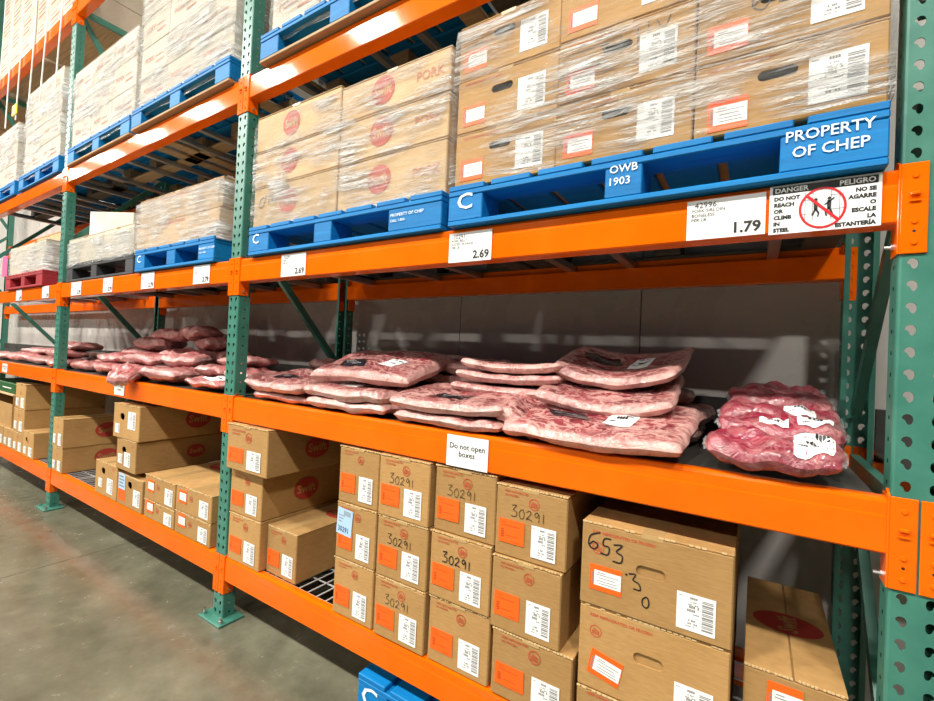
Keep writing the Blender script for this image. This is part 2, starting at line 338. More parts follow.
# ------------------------------------------------------------------ rack
PITCHH = .0465
def make_post():
    mb = MB(); n = 120; h = PW/2; HX = .0225
    def tear(cx, cz, sg):
        pts = []
        for k in range(16):
            a = 2*math.pi*k/16; x = .0088*math.cos(a); z = .0095*math.sin(a)+.003
            if math.sin(a) < -.3: z *= 1.55; x = x*.75 + sg*.0028
            pts.append((cx+x, cz+z))
        return pts
    for i in range(n):
        z0 = i*PITCHH; z1 = z0+PITCHH; zc = (z0+z1)/2
        ring_cell(mb, -h+.006, z0, 0, z1, tear(-HX, zc, 1), 0, wall=.0028)
        ring_cell(mb, 0, z0, h-.006, z1, tear(HX, zc, -1), 0, wall=.0028)
    H = n*PITCHH
    # rounded front corners
    for sg in (-1, 1):
        prof = [(sg*(h-.006), 0), (sg*(h-.0018), .0018), (sg*h, .006)]
        for a, b_ in zip(prof[:-1], prof[1:]): mb.quad((a[0],a[1],0),(b_[0],b_[1],0),(b_[0],b_[1],H),(a[0],a[1],H))
        sub = MB()
        for i in range(n):
            z0 = i*PITCHH; z1 = z0+PITCHH; zc = (z0+z1)/2
            ring_cell(sub, .006, z0, PD, z1, [(.034+.0052*math.cos(2*math.pi*k/8+.2), zc+.0052*math.sin(2*math.pi*k/8+.2)) for k in range(8)], 0)
        mb.add([(sg*h, p[0], p[2]) for p in sub.v], sub.f)
        mb.quad((sg*h,PD,0),(sg*(h-.016),PD,0),(sg*(h-.016),PD,H),(sg*h,PD,H))
    return mb.mesh('post', M['green'])
POST = make_post()
def strut(y0, z0, y1, z1, w_=.038, t=.026):
    mb = MB(); d = Vector((0, y1-y0, z1-z0)).normalized(); nrm = Vector((0,-d.z,d.y))*w_/2
    a, b_ = Vector((0,y0,z0)), Vector((0,y1,z1)); v = []
    for p in (a, b_):
        for sx in (-t/2, t/2):
            for s in (-1, 1): v.append(p+nrm*s+Vector((sx,0,0)))
    mb.add(v, [(0,1,3,2),(4,6,7,5),(0,4,5,1),(2,3,7,6),(0,2,6,4),(1,5,7,3)]); return mb.mesh('brace', M['green'])
br = [strut(.05,.30,.73,1.05), strut(.05,1.082,.73,1.082,.05), strut(.73,1.25,.05,2.0), strut(.05,2.18,.73,2.92), strut(.73,3.02,.05,4.05), strut(.05,4.09,.73,4.09,.05), strut(.05,.16,.73,.16,.05)]
plate = MB().box(-.097,-.045,0,.097,.085,.012,b=.003).mesh('foot_plate', M['green'])
boltm = MB().tube([(0,0,0),(0,0,.014)], .011, 6).tube([(0,0,.012),(0,0,.028)], .006, 6).mesh('anchor_bolt', M['steel'])
FR = ['at the right edge of the picture', 'second from the right edge of the picture', 'third from the right edge of the picture', 'fourth from the right, mostly beyond the left edge', 'far beyond the left edge of the picture']
for i in range(5):
    t = thing('rack_upright_frame', 'teal green perforated steel upright frame, ' + FR[i], 'rack frame', (-BAY*i+(.005 if i == 0 else 0),0,0), group='upright frames of the pallet rack')
    link('front_post', POST, t, (0,0,.012)); link('rear_post', POST, t, (0,RD,.012), (0,0,math.pi))
    for m in br: link('brace', m, t)
    for y, s in ((.03,1), (RD-.07,1)):
        p = link('foot_plate', plate, t, (0,y-.03+.0,0))
        for bx in (-.075,.075): link('anchor_bolt', boltm, p, (bx,-.025 if s > 0 else .05,.012))
# beams: profile in (y,z), z measured from the top
def make_rail(L):
    prof = [(.050,-BH),(.004,-BH),(.0,-.114),(.0,-.040),(.0009,-.036),(.0012,-.010),(.0040,-.003),(.011,0),(.034,0),(.036,-.03),(.062,-.032),(.062,-BH+.004),(.058,-BH)]
    mb = MB(); n = len(prof); v = [(0,p[0],p[1]) for p in prof]+[(L,p[0],p[1]) for p in prof]
    mb.add(v, [(k,(k+1)%n,n+(k+1)%n,n+k) for k in range(n)]+[tuple(range(n))[::-1],tuple(range(n,2*n))]); return mb.mesh('rail', M['orange'])
RAIL_L = BAY-PW
RAIL = make_rail(RAIL_L)
def make_conn(sg):
    """sg=+1: connector on a post to the left of the beam (plate runs to -x)"""
    mb = MB(); zt, zb = .006, -.185
    mb.box(min(0,-sg*.043), -.0045, zb, max(0,-sg*.043), -.0005, zt, b=.0012)
    mb.box(min(0,sg*.004), -.0045, zb, max(0,sg*.004), .050, zt, b=.0012)
    # small ear at the top corner
    mb.add([(0,-.004,zt),(sg*.004,-.004,zt),(sg*.004,.02,zt+.012),(0,.02,zt+.012),(sg*.004,.03,zt),(0,.03,zt)], [(0,1,2,3),(3,2,4,5)])
    return mb.mesh('end_connector', M['orange'])
CONN = {1: make_conn(1), -1: make_conn(-1)}
RIV = MB().tube([(0,.0,0),(0,-.003,0)], [.0055,.0045], 8).mesh('rivet', M['orange'])
PIN = MB().box(-.008,-.007,-.004,.008,0,.004,b=.002).box(-.009,-.004,-.016,.009,0,-.013).mesh('locking_clip', M['orange'])
BOLT = MB().tube([(0,0,0),(.016,0,0)], .0035, 8).tube([(0,0,0),(.005,0,0)], .0065, 6).mesh('safety_bolt', M['steel'])
SLOT = MB().add([(.003*math.cos(k*math.pi/4),-.0002,.003*math.sin(k*math.pi/4)) for k in range(8)], [tuple(range(8))]).mesh('pin_hole', M['ink'])
BAYN = ['in the bay beyond the right edge','in the nearest bay','in the second bay','in the third bay','in the farthest bay']
LVN = ['bottom box shelf','meat shelf','price card shelf','upper pallet level','topmost level']
def beam(bay, lv, rear=False):
    x0 = -BAY*bay + PW/2 + (.005 if bay == 0 else 0); ex = .005 if bay == 1 else 0; RL = RAIL_L+ex
    y = RD-.001 if rear else -.0005
    t = thing('rack_beam', 'orange %s beam of the %s %s' % ('rear' if rear else 'front', LVN[lv], BAYN[bay]), 'shelf beam', (x0, y, Z[lv]), group='orange beams of the pallet rack')
    if rear:
        link('rail', RAIL, t, (RL,0,0), (0,0,math.pi)).scale = (RL/RAIL_L,1,1); link('end_connector', CONN[1], t, (RL,0,0), (0,0,math.pi)); link('end_connector', CONN[-1], t, (0,0,0), (0,0,math.pi))
    else:
        link('rail', RAIL, t).scale = (RL/RAIL_L,1,1)
        for sg, xx in ((1,0),(-1,RL)):
            c = link('end_connector', CONN[sg], t, (xx,0,0)); px = -sg*.022
            for dz in (-.022,-.118,-.162): link('rivet', RIV, c, (px,-.0045,dz))
            link('locking_clip', PIN, c, (px,-.0045,-.06)); link('pin_hole', SLOT, c, (px,-.0048,-.138))
            link('safety_bolt', BOLT, c, (sg*.004,.022,-.165), (0,0,0 if sg > 0 else math.pi))
    return t
for bay in range(0,5):
    for lv in range(5):
        if bay == 0 and lv != 1: continue
        beam(bay, lv); beam(bay, lv, True)
# decks
def wire_deck(bay, lv):
    x0 = -BAY*bay+.05; L = BAY-.10; z = Z[lv]
    t = thing('wire_deck', 'galvanised wire mesh deck of the %s %s' % (LVN[lv], BAYN[bay]), 'shelf deck', (x0,.038,z-.012), group='wire decks')
    mb = MB(); k = 0; x = 0
    while x < L: mb.box(x,0,.006,x+.0045,RD-.08,.0105); x += .058
    y = .0
    while y < RD-.08: mb.box(0,y,.0015,L,y+.0045,.006); y += .105
    g = part('wire_grid', mb, M['wire'], t); g['kind'] = 'stuff'
    for xx in (.4,1.2,2.0): part('channel', MB().box(xx,0,-.03,xx+.03,RD-.08,.001), M['steel'], t)
for bay in (1,2,3): wire_deck(bay, 0)
for bay in range(0,5):
    x0 = -BAY*bay+.056
    t = thing('shelf_deck', 'dark sheet deck with upturned rear edge under meat %s' % BAYN[bay], 'shelf deck', (x0,.036,Z[1]-.012), group='dark meat shelf decks')
    part('deck_sheet', MB().box(0,0,0,BAY-.112,RD-.075,.009,b=.002), M['deck'], t)
    part('rear_guard', MB().box(0,RD-.075,-.03,BAY-.112,RD-.066,.155,b=.002), M['deck'], t)
sbar = MB().box(0,0,-.012,.035,RD-.08,.018,b=.003).mesh('pallet_support_bar', M['bar'])
for bay in (1,2,3):
    for lv in (2,3):
        for k in range(6):
            o = link('pallet_support_bar', sbar, None, (-BAY*bay+.28+k*.385+(.07 if k%2 else -.05), .04, Z[lv]-.020))
            tag(o, 'steel support bar under the %s %s, %s from left' % (LVN[lv], BAYN[bay], ['first','second','third','fourth','fifth','sixth'][k]), 'support bar', 'support bars of the %s %s' % (LVN[lv], BAYN[bay]))

# ------------------------------------------------------------------ pallets
def pallet(label, x0, x1, y, z, D=.87, H=.138, m='blue', bm=None, blocks=(.0,.46,1.0), bw=(.13,.11,.19), marks=None, under='wood_shaded', name='pallet', lip=False):
    W = x1-x0; t = thing(name, label, 'pallet', (x0,y,z), group='pallets on the rack')
    mm = M[m]; um = M[under] if under else mm; tb, th = .017, .018
    hb = H-3*th
    # bottom boards
    for yy in (0, D/2-.05, D-.10): part('bottom_board', MB().box(0,yy,0,W,yy+.10,tb,b=.003), mm if yy == 0 and not lip else um, t)
    for xx in (0, W-.1): part('bottom_board', MB().box(xx,.10,0,xx+.1,D-.10,tb,b=.003), um, t)
    fb = None
    for r_, yy in enumerate((0, D/2-.06, D-.12)):
        for k, fx in enumerate(blocks):
            bx = fx*(W-bw[k]); o = part('block', MB().box(bx,yy+.002,tb,bx+bw[k],yy+.12,tb+hb,b=.003), mm if r_ == 0 else um, t)
            if r_ == 0 and marks and k < len(marks) and marks[k]:
                p = MB(); lines = marks[k]
                for li, (s, sz, dx, dz, sx) in enumerate(lines): put_text(p, s, sz, bx+dx, tb+dz, -.0006, bold=.012, sx=sx)
                part('stencil_mark', p, M['stencil'], o)
    for yy in (0, D/2-.05, D-.10): part('stringer_board', MB().box(0,yy,tb+hb,W,yy+.10,tb+hb+th,b=.003), mm, t)
    n = max(5, int(W/.155)); bwid = W/n-.022
    for k in range(n):
        bx = k*(W-bwid)/(n-1); part('deck_board', MB().box(bx,.0,tb+hb+th,bx+bwid,D,H,b=.003), mm if k % 4 else mm, t)
    return t
CH = [[('C',.075,.035,.038,1.25)], [('OWB',.030,.012,.068,1.05),('1903',.030,.008,.034,1.05)], [('PROPERTY',.034,.008,.068,.98),('OF CHEP',.034,.022,.030,1.0)]]
CH2 = [[('C',.065,.035,.038,1.2)], None, [('PROPERTY OF CHEP',.016,.012,.054,1.1),('CALL 1-800-',.013,.012,.034,1.1)]]
ZP = Z[2]+.001; ZP3 = Z[3]+.001
pallet('blue wooden pallet stencilled in white under the boxes left of the danger sign', -1.198, -.064, -.028, ZP, marks=CH, bw=(.135,.10,.19), blocks=(0,.52,1))
pallet('blue wooden pallet with film over its top edge beside the second upright', -2.40, -1.232, -.022, ZP, marks=CH2, bw=(.16,.11,.25), blocks=(0,.46,1))
pallet('blue wooden pallet under two long wrapped boxes in the second bay', -3.66, -2.72, -.02, ZP, bw=(.13,.10,.16), blocks=(0,.5,1), marks=CH2)
pallet('black plastic pallet under cream wrapped boxes in the second bay', -4.94, -3.74, 0, ZP, m='black_plastic', under='black_plastic', bw=(.12,.10,.12), blocks=(0,.45,1), name='plastic_pallet')
pallet('dark red wooden pallet under a white wrapped load', -6.52, -5.45, -.02, ZP, m='red_wood', under='red_wood', bw=(.14,.1,.16), blocks=(0,.5,1))
pallet('blue pallet with bare wood underside on the upper level of the nearest bay', -2.37, -1.25, -.03, ZP3, lip=True, under='wood', bw=(.14,.12,.14), blocks=(0,.5,1))
pallet('blue pallet on the upper level above the boxes left of the danger sign', -1.20, -.07, -.03, ZP3, bw=(.14,.12,.14), blocks=(0,.5,1))
pallet('blue pallet on the upper level of the second bay beside the second upright', -3.80, -2.64, -.03, ZP3, lip=True, under='wood', bw=(.14,.12,.14), blocks=(0,.5,1))
pallet('blue pallet on the upper level of the second bay beside the third upright', -5.0, -3.86, -.02, ZP3, lip=True, under='wood', bw=(.14,.12,.14), blocks=(0,.5,1))
pallet('blue pallet on the upper level of the third bay under a tall white load', -6.28, -5.20, -.02, ZP3, bw=(.14,.12,.14), blocks=(0,.5,1))
pallet('blue pallet on the upper level at the left edge of the picture', -7.5, -6.42, -.02, ZP3, bw=(.14,.12,.14), blocks=(0,.5,1))
pallet('blue pallet stored on the floor under the bottom shelf', -1.545, -.43, .0, .001, bw=(.15,.11,.19), blocks=(0,.5,1), marks=[[('C',.10,.02,.018,1.25)],None,None])

# ------------------------------------------------------------------ cartons
_lc = {}
def lab_white(wd, h):
    k = ('w',round(wd,3),round(h,3))
    if k not in _lc:
        p = MB(); bx = wd*.66
        z = h*.10; i = 0
        while z < h*.92:
            t = h*(.022 if i % 3 else .045); p.quad((bx,0,z),(wd*.94,0,z),(wd*.94,0,z+t),(bx,0,z+t)); z += t+h*(.018 if i % 2 else .032); i += 1
        for i, (a, b_, zz, t) in enumerate([(.30,.55,.86,.06),(.36,.52,.77,.03),(.30,.58,.70,.03),(.33,.60,.62,.07),(.28,.55,.52,.07),(.40,.60,.45,.03),(.32,.5,.26,.05),(.30,.56,.18,.04),(.25,.5,.11,.025),(.05,.2,.9,.02)]):
            n = 5
            for q in range(n):
                if (q*7+i*3) % 5 == 0: continue
                xa = wd*(a+(b_-a)*q/n); p.quad((xa,0,h*zz),(xa+wd*(b_-a)/n*.75,0,h*zz),(xa+wd*(b_-a)/n*.75,0,h*(zz+t)),(xa,0,h*(zz+t)))
        _lc[k] = (MB().box(0,-.0006,0,wd,0,h).mesh('shipping_label', M['white']), p.mesh('label_print', M['grey_ink']))
    return _lc[k]
def lab_orange(wd, h):
    k = ('o',round(wd,3),round(h,3))
    if k not in _lc:
        p = MB()
        for q in range(5): z = h*(.22+.075*q); p.quad((wd*.10,0,z),(wd*.22,0,z),(wd*.22,0,z+h*.045),(wd*.10,0,z+h*.045))
        for zz, a, b_ in ((.84,.12,.3),(.72,.12,.8),(.30,.3,.75),(.08,.6,.85)): p.quad((wd*a,0,h*zz),(wd*b_,0,h*zz),(wd*b_,0,h*(zz+.022)),(wd*a,0,h*(zz+.022)))
        _lc[k] = (MB().box(0,-.0006,0,wd,0,h).mesh('orange_label', M['orange_label']), p.mesh('label_print', M['orange_print']))
    return _lc[k]
def lab_frame(wd, h):
    k = ('f',round(wd,3),round(h,3))
    if k not in _lc:
        p = MB().quad((wd*.15,0,h*.2),(wd*.98,0,h*.2),(wd*.98,0,h*.80),(wd*.15,0,h*.80),0)
        for i, (a, b_, zz) in enumerate(((.25,.5,.70),(.22,.9,.62),(.3,.8,.5),(.25,.85,.38),(.3,.9,.28))): p.add([(wd*a,-.0003,h*zz),(wd*b_,-.0003,h*zz),(wd*b_,-.0003,h*(zz+.025)),(wd*a,-.0003,h*(zz+.025))],[(0,1,2,3)],1)
        for q in range(6): z = h*(.25+.08*q); p.add([(wd*.06,-.0003,z),(wd*.15,-.0003,z),(wd*.15,-.0003,z+h*.045),(wd*.06,-.0003,z+h*.045)],[(0,1,2,3)],1)
        _lc[k] = (MB().box(0,-.0006,0,wd,0,h).mesh('orange_bordered_label', M['orange_label']), p.mesh('label_print', [M['white'],M['grey_ink']]))
    return _lc[k]
def mark_mesh(two=True, s=1.0):
    k = ('m',two,s)
    if k not in _lc:
        p = MB(); sz = .0105*s
        if two: put_text(p,'KEEP REFRIGERATED',sz*.85,0,0,bold=.02); put_text(p,'OR FROZEN',sz*.85,0,-sz*1.1,bold=.02)
        else: put_text(p,'KEEP REFRIGERATED OR FROZEN',sz,0,0,bold=.03)
        _lc[k] = p.mesh('printed_text', M['red_ink'])
    return _lc[k]
def ring_mesh(r):
    k = ('r',round(r,4))
    if k not in _lc:
        p = MB(); annulus(p,0,0,r,r,r*.16)
        for q in range(5): x = (-.5+.25*q)*r; hgt = r*(.28+.3*((q*3)%4)/3); p.quad((x-r*.08,0,-r*.35),(x+r*.08,0,-r*.35),(x+r*.08,0,hgt-r*.1),(x-r*.08,0,hgt-r*.1))
        p.quad((-r*.62,0,-r*.5),(r*.62,0,-r*.5),(r*.62,0,-r*.38),(-r*.62,0,-r*.38)); _lc[k] = p.mesh('printed_emblem', M['red_ink'])
    return _lc[k]
def oval_mesh(rx, rz, lettered='card'):
    k = ('ov',round(rx,3),round(rz,3),lettered)
    if k not in _lc:
        a = MB(); disc(a,0,0,rx,rz,n=36); b_ = MB(); sz = min(rx,rz)*1.05; put_text(b_,'Swift',sz,0,-sz*.34,0,bold=.025,align='CENTER',sx=rx/rz*.72 if rx >= rz else .72)
        _lc[k] = (a.mesh('oval_logo', M['faded_oval'] if lettered == 'card_pale' else M['oval_red']), b_.mesh('logo_lettering', M[lettered]))
    return _lc[k]
def add_label(t, kind, wd, h, x, z, rz=0, y=-.0008):
    a, b_ = {'w':lab_white,'o':lab_orange,'f':lab_frame}[kind](wd, h)
    o = link(a.name.split('.')[0], a, t, (x,y,z), (0,rz,0)); link('label_print', b_, o, (0,-.0010,0))['kind'] = 'stuff'; return o
def stadium(cx, cz, L, H, n=16):
    pts = []
    for k in range(n):
        a = 2*math.pi*(k+.5)/n; c, s = math.cos(a), math.sin(a); r = H/2
        pts.append((cx+(L/2-r)*(1 if c > 0 else -1)+r*c, cz+r*s))
    return pts
def carton(label, x0, x1, y, z0, z1, d=.5, m='card', rz=0, seed=0, cat='box', group='cardboard boxes', name='cardboard_box',
           hole=None, marks=None, flaps=True, tape=True, labels=(), hand=None, ovals=(), ring=None, edge=True, handle_flap=False):
    W = x1-x0; H = z1-z0-.001; rnd = random.Random(seed*31+int(abs(x0)*997)+int(z0*713)); t = thing(name, label, cat, (x0,y,z0), (0,0,R(rz)), group)
    hb = H-(.0045 if flaps else 0)
    v, f = chamfer(0,0,0,W,d,hb,.0035)
    mb = MB()
    if hole:
        mb.add(v, f[1:]); hx, hz, hl, hh = hole
        ring_cell(mb, .0035, .0035, W-.0035, hb-.0035, stadium(hx,hz,hl,hh), 0, wall=.005)
    else: mb.add(v, f)
    # slight crush of the panels
    jit = {}
    def wob(p):
        k = (p[0] > W/2, p[1] > d/2, p[2] > hb/2)
        if k not in jit: jit[k] = (rnd.uniform(0,.0022)*(-1 if k[0] else 1), rnd.uniform(0,.0018) if not k[1] else 0, rnd.uniform(-.002,0) if k[2] else 0)
        q = jit[k]; return (p[0]+q[0], p[1]+q[1], p[2]+q[2])
    if not hole: mb.v = [wob(p) for p in mb.v]
    part('carton_body', mb, M[m], t)
    if handle_flap: hx, hz, hl, hh = hole; part('handle_flap', MB().box(hx-hl*.6,.007,hz-hh*.8,hx+hl*.6,.010,hz+hh*.8), M[m], t)
    if flaps:
        g = .0018
        for a, b_ in ((0.0005, W/2-g), (W/2+g, W-.0005)):
            part('top_flap', MB().box(a,.0005,hb-.0002,b_,d-.0005,H,b=.0012), M[m], t)
        if edge:
            e = MB(); n = 26
            for q in range(n):
                if rnd.random() < .22: continue
                xa = W*q/n; e.box(xa+.001,-.0012,H-.0030-rnd.random()*.0012,xa+W/n*rnd.uniform(.7,1.0),.002,H+rnd.random()*.0012)
            part('corrugated_edge', e, M['card_edge'], t)['kind'] = 'stuff'
        if tape:
            part('tape', MB().box(W/2-.027,.0,H,W/2+.027,d,H+.0005).box(W/2-.027,-.0006,H-.012,W/2+.027,.0003,H+.0004), M['tape'], t)
    for L in labels: add_label(t, *L)
    if marks:
        two, s, mx, mz = marks; link('printed_text', mark_mesh(two, s), t, (mx,-.0006,mz))
    if ring: link('printed_emblem', ring_mesh(ring[2]), t, (ring[0],-.0006,ring[1]))
    if hand:
        p = MB(); s, hx, hz, hh, hw = hand[:5]; handwrite(p, s, hx, hz, hh, hw, *(hand[5:])); part('handwriting', p, M['ink'], t, (0,-.0009,0))
    for ov in ovals:
        face, a, b_, rx, rz_ = ov[:5]; om, lm = oval_mesh(rx, rz_, m)
        if face == 'top': o = link('oval_logo', om, t, (a,b_,H+.0008), (-math.pi/2, 0, ov[5] if len(ov) > 5 else 0))
        elif face == 'right': o = link('oval_logo', om, t, (W+.003,a,b_), (0,0,math.pi/2))
        else: o = link('oval_logo', om, t, (a,-.0008,b_))
        link('logo_lettering', lm, o, (0,-.0006,0))
    return t

# --- nearest bay, bottom shelf
ZB = Z[0]+.0015
def std(W, H, hand=None, rng=True, wl=None):
    L = [('o',W*.37,H*.33,W*.06,H*.19),('w',W*.33,H*.43,W*.53,H*.09)]
    return dict(labels=L, marks=(True,W/.24,W*.13,H*.90), ring=(W*.55,H*.80,W*.075), hand=hand)
# column: x0,x1, list of (z0,z1,label,hand)
G1 = 'small boxes with orange labels on the bottom shelf'
cols = [
 (-1.708,-1.488,.004,[(ZB,.546,'brown box with orange label, bottom of the leftmost three-box column',None),(.547,.770,'brown box with a pale blue printed label over its corner',None),(.771,.997,'brown box with no handwriting, top of the leftmost three-box column',None)]),
 (-1.474,-1.232,-.004,[(ZB,.544,'brown box with faint handwritten 30291, bottom of the second column',('30291',.055,.128,.038,.0020)),(.545,.770,'brown box with handwritten 30291, middle of the second column',('30291',.055,.128,.038,.0026)),(.771,1.000,'brown box with handwritten 30291, top of the second column',('30291',.055,.128,.038,.0022))]),
 (-1.224,-.978,.0,[(ZB,.545,'brown box without handwriting, bottom of the column under the paper notice',None),(.546,.772,'brown box with bold smeared 30291, middle of the column under the paper notice',('30291',.055,.128,.038,.0036)),(.773,.999,'brown box with small handwritten 30291 right under the paper notice',('30291',.055,.128,.038,.0020))]),
]
for x0, x1, y, rows in cols:
    for k, (a, b_, lb, hd) in enumerate(rows):
        s = std(x1-x0, b_-a, hd); dx = random.uniform(-.004,.004)
        t = carton(lb, x0+dx, x1+dx, y+random.uniform(-.006,.004), a, b_, .5, group=G1, seed=k, **s)
        if 'pale blue' in lb:
            o = part('blue_label', MB().box(0,-.0006,0,.085,0,.105), M['blue_label'], t, (.004,-.0018,.098), (0,R(4),0)); p = MB()
            put_text(p,'30291',.03,.008,.012,0,bold=.01,sx=.85)
            part('handwritten_number', p, M['ink'], o, (0,-.001,0)); p = MB()
            for q in range(9): p.quad((.035+q*.0045,0,.078),(.037+q*.0045,0,.078),(.037+q*.0045,0,.098),(.035+q*.0045,0,.098))
            part('barcode', p, M['grey_ink'], o, (0,-.001,0)); p = MB()
            for q in range(3): p.quad((.008,0,.05+.012*q),(.03+.006*q,0,.05+.012*q),(.03+.006*q,0,.053+.012*q),(.008,0,.053+.012*q))
            part('label_print', p, M['grey_ink'], o, (0,-.001,0))
carton('brown box without handwriting, bottom of the column left of the hand-hole boxes', -.966,-.700,-.004,ZB,.528,.5,group=G1,seed=4,**std(.266,.205))
carton('brown box without handwriting, middle of the column left of the hand-hole boxes', -.976,-.742,-.006,.529,.757,.5,group=G1,seed=5,**std(.234,.228))
carton('brown box with handwritten 30291, top of the column left of the hand-hole boxes', -.975,-.735,.0,.758,.982,.5,group=G1,seed=6,**std(.24,.224,('30291',.055,.128,.038,.0020)))
G2 = 'wide boxes with hand holes on the bottom shelf'
def wide(h, hand=None, tw=0): 
    return dict(handle_flap=True, hole=(.187,h*.57,.075,.03), labels=[('f',.088,.070,.026,h*.20,tw),('w',.088,.092,.252,h*.08)], marks=(False,1.05,.03,h*.87), ring=(.047,h*.70,.017), hand=hand)
carton('wide brown box at the bottom of the hand-hole stack', -.690,-.316,.002,ZB,.462,.55,group=G2,seed=7,marks=(False,1.05,.03,.125),ring=(.047,.09,.017))
carton('wide brown box with a hand hole and no handwriting under the one marked 653.30', -.689,-.315,.003,.463,.696,.55,group=G2,seed=8,**wide(.233,None,R(11)))
t = carton('wide brown box with a hand hole and large handwritten 653.30', -.690,-.314,-.002,.697,.930,.55,group=G2,seed=9,**wide(.233))
p = MB(); handwrite(p,'653',.020,.158,.052,.0042,.64,0,.22); handwrite(p,'.',.118,.112,.05,.005); handwrite(p,'3',.145,.078,.042,.0036,.5,-.4); handwrite(p,'0',.166,.040,.038,.0036); part('handwriting', p, M['ink'], t, (0,-.0012,0))
carton('brown box lying under the box beside the right upright', -.288,-.090,.03,ZB,.492,.55,group=G2,seed=10)
t = carton('brown box with a dark red oval on its top beside the right upright', -.288,-.090,.03,.493,.667,.55,group=G2,seed=11,ovals=[('top',.099,.27,.060,.082,math.pi/2)],labels=[('f',.07,.09,.048,.062)],tape=False)
G3 = 'boxes stacked against the second upright'
carton('brown box at the bottom of the stack against the second upright', -2.485,-2.222,.003,ZB,.553,.5,group=G3,seed=12,**std(.263,.23))
carton('brown box in the middle of the stack against the second upright', -2.492,-2.226,.006,.554,.772,.52,group=G3,seed=13,ovals=[('right',.25,.11,.075,.055)],**std(.266,.215))
carton('brown box at the top of the stack against the second upright', -2.484,-2.152,-.028,.778,1.000,.55,group=G3,seed=14,ovals=[('right',.28,.11,.075,.055)],**std(.33,.21))
carton('single low brown box with a red oval on top beside bare wire deck', -2.214,-1.992,.035,ZB,.543,.5,group=G3,seed=15,ovals=[('top',.15,.30,.075,.052)],**std(.23,.22))
# --- second bay, bottom shelf
G4 = 'boxes on the bottom shelf of the second bay'
def b2(W, H): return dict(labels=[('w',W*.25,H*.33,W*.10,H*.12),('w',W*.3,H*.42,W*.58,H*.08)], ring=(W*.5,H*.72,W*.06))
carton('brown box with red oval on its side, lower of the pair beside the third upright', -5.03,-4.81,.0,ZB,.517,.62,group=G4,seed=20,ovals=[('right',.29,.10,.085,.06)],**b2(.22,.19))
carton('brown box with red oval on its side, upper of the pair beside the third upright', -5.03,-4.81,-.004,.518,.745,.62,group=G4,seed=21,ovals=[('right',.29,.12,.085,.06)],**b2(.22,.22))
carton('brown box with a square hand hole, leftmost in the low middle row', -4.15,-3.80,.0,ZB,.548,.5,group=G4,seed=22,hole=(.13,.165,.06,.045),labels=[('w',.06,.06,.06,.05),('w',.09,.10,.20,.03)],ring=(.29,.20,.014))
t = carton('brown box with a blue and an orange label in the low middle row', -3.785,-3.43,.0,ZB,.520,.5,group=G4,seed=23,hole=(.18,.145,.06,.045),labels=[('o',.10,.07,.02,.03),('w',.09,.10,.235,.03)])
o = part('blue_label', MB().box(0,-.0006,0,.095,0,.10), M['blue_label'], t, (.02,-.0016,.102)); p = MB()
for q in range(4): p.quad((.01,0,.015+.02*q),(.08-.01*(q%2),0,.015+.02*q),(.08-.01*(q%2),0,.024+.02*q),(.01,0,.024+.02*q))
part('label_print', p, M['grey_ink'], o, (0,-.001,0))['kind'] = 'stuff'
carton('brown hand-hole box, lower of the leaning pair in the second bay', -3.80,-3.52,-.01,.549,.750,.62,group=G4,seed=24,hole=(.11,.13,.06,.045),labels=[('w',.06,.06,.03,.04),('w',.085,.09,.12,.03)],ring=(.235,.165,.012),ovals=[('right',.36,.10,.06,.045)])
carton('bulging brown hand-hole box, upper of the leaning pair in the second bay', -3.845,-3.50,-.02,.751,.972,.62,group=G4,seed=25,rz=2,hole=(.12,.14,.06,.045),labels=[('w',.06,.06,.03,.03),('w',.10,.11,.20,.07)],ovals=[('right',.36,.12,.085,.065)])
for nm, x0, x1, rows in (('left', -3.40,-3.03,((ZB,.431,'lower'),(.432,.580,'upper'))), ('right', -3.02,-2.645,((ZB,.446,'lower'),(.447,.590,'upper')))):
    for a, b_, u in rows:
        H = b_-a; W = x1-x0
        carton('brown box with orange bordered label, %s of the %s pair beside the second upright' % (u, nm), x0,x1,.0,a,b_,.6,group=G4,seed=26,labels=[('f',.085,.07,.035,H*.35),('w',.09,H*.62,.255,H*.10)],ring=(.17,H*.62,.017),ovals=[('top',.17,.38,.10,.07)] if u == 'upper' else [])
# --- third bay, bottom shelf
G5 = 'boxes on the bottom shelf of the third bay'
nm5 = ['rightmost','second from the right','third from the right','fourth from the right','fifth from the right']
for k in range(5):
    x1 = -5.50-.30*k; carton('brown box in the bottom row of the third bay, %s' % nm5[k], x1-.29,x1,.0,ZB,.545 if k == 0 else .50,.5,group=G5,seed=30+k,hole=(.10,.15,.05,.04) if k == 0 else None,**b2(.29,.19))
carton('brown box, lower of the two on top of the row left of the third upright', -6.10,-5.795,.0,.501 if False else .502,.715,.85-.25,group=G5,seed=36,**b2(.3,.21))
carton('brown box, upper of the two on top of the row left of the third upright', -6.08,-5.79,.0,.716,.945,.6,group=G5,seed=37,**b2(.3,.21))
t = thing('produce_tray', 'open brown cardboard tray below the dark green carton', 'tray', (-7.2,.02,.502), group=G5)
part('tray_bottom', MB().box(0,0,0,.95,.5,.01), M['card'], t); part('tray_side', MB().box(0,0,.01,.95,.006,.22), M['card'], t); part('tray_side', MB().box(0,.494,.01,.95,.5,.22), M['card'], t)
part('tray_end', MB().box(0,.006,.01,.006,.494,.30), M['card'], t); part('tray_end', MB().box(.944,.006,.01,.95,.494,.30), M['card'], t); part('tray_lid', MB().box(0,0,.30,.95,.5,.312), M['card_pale'], t)
t = thing('green_carton', 'flat dark green carton with white print at the left edge', 'box', (-7.2,.04,.815), group=G5)
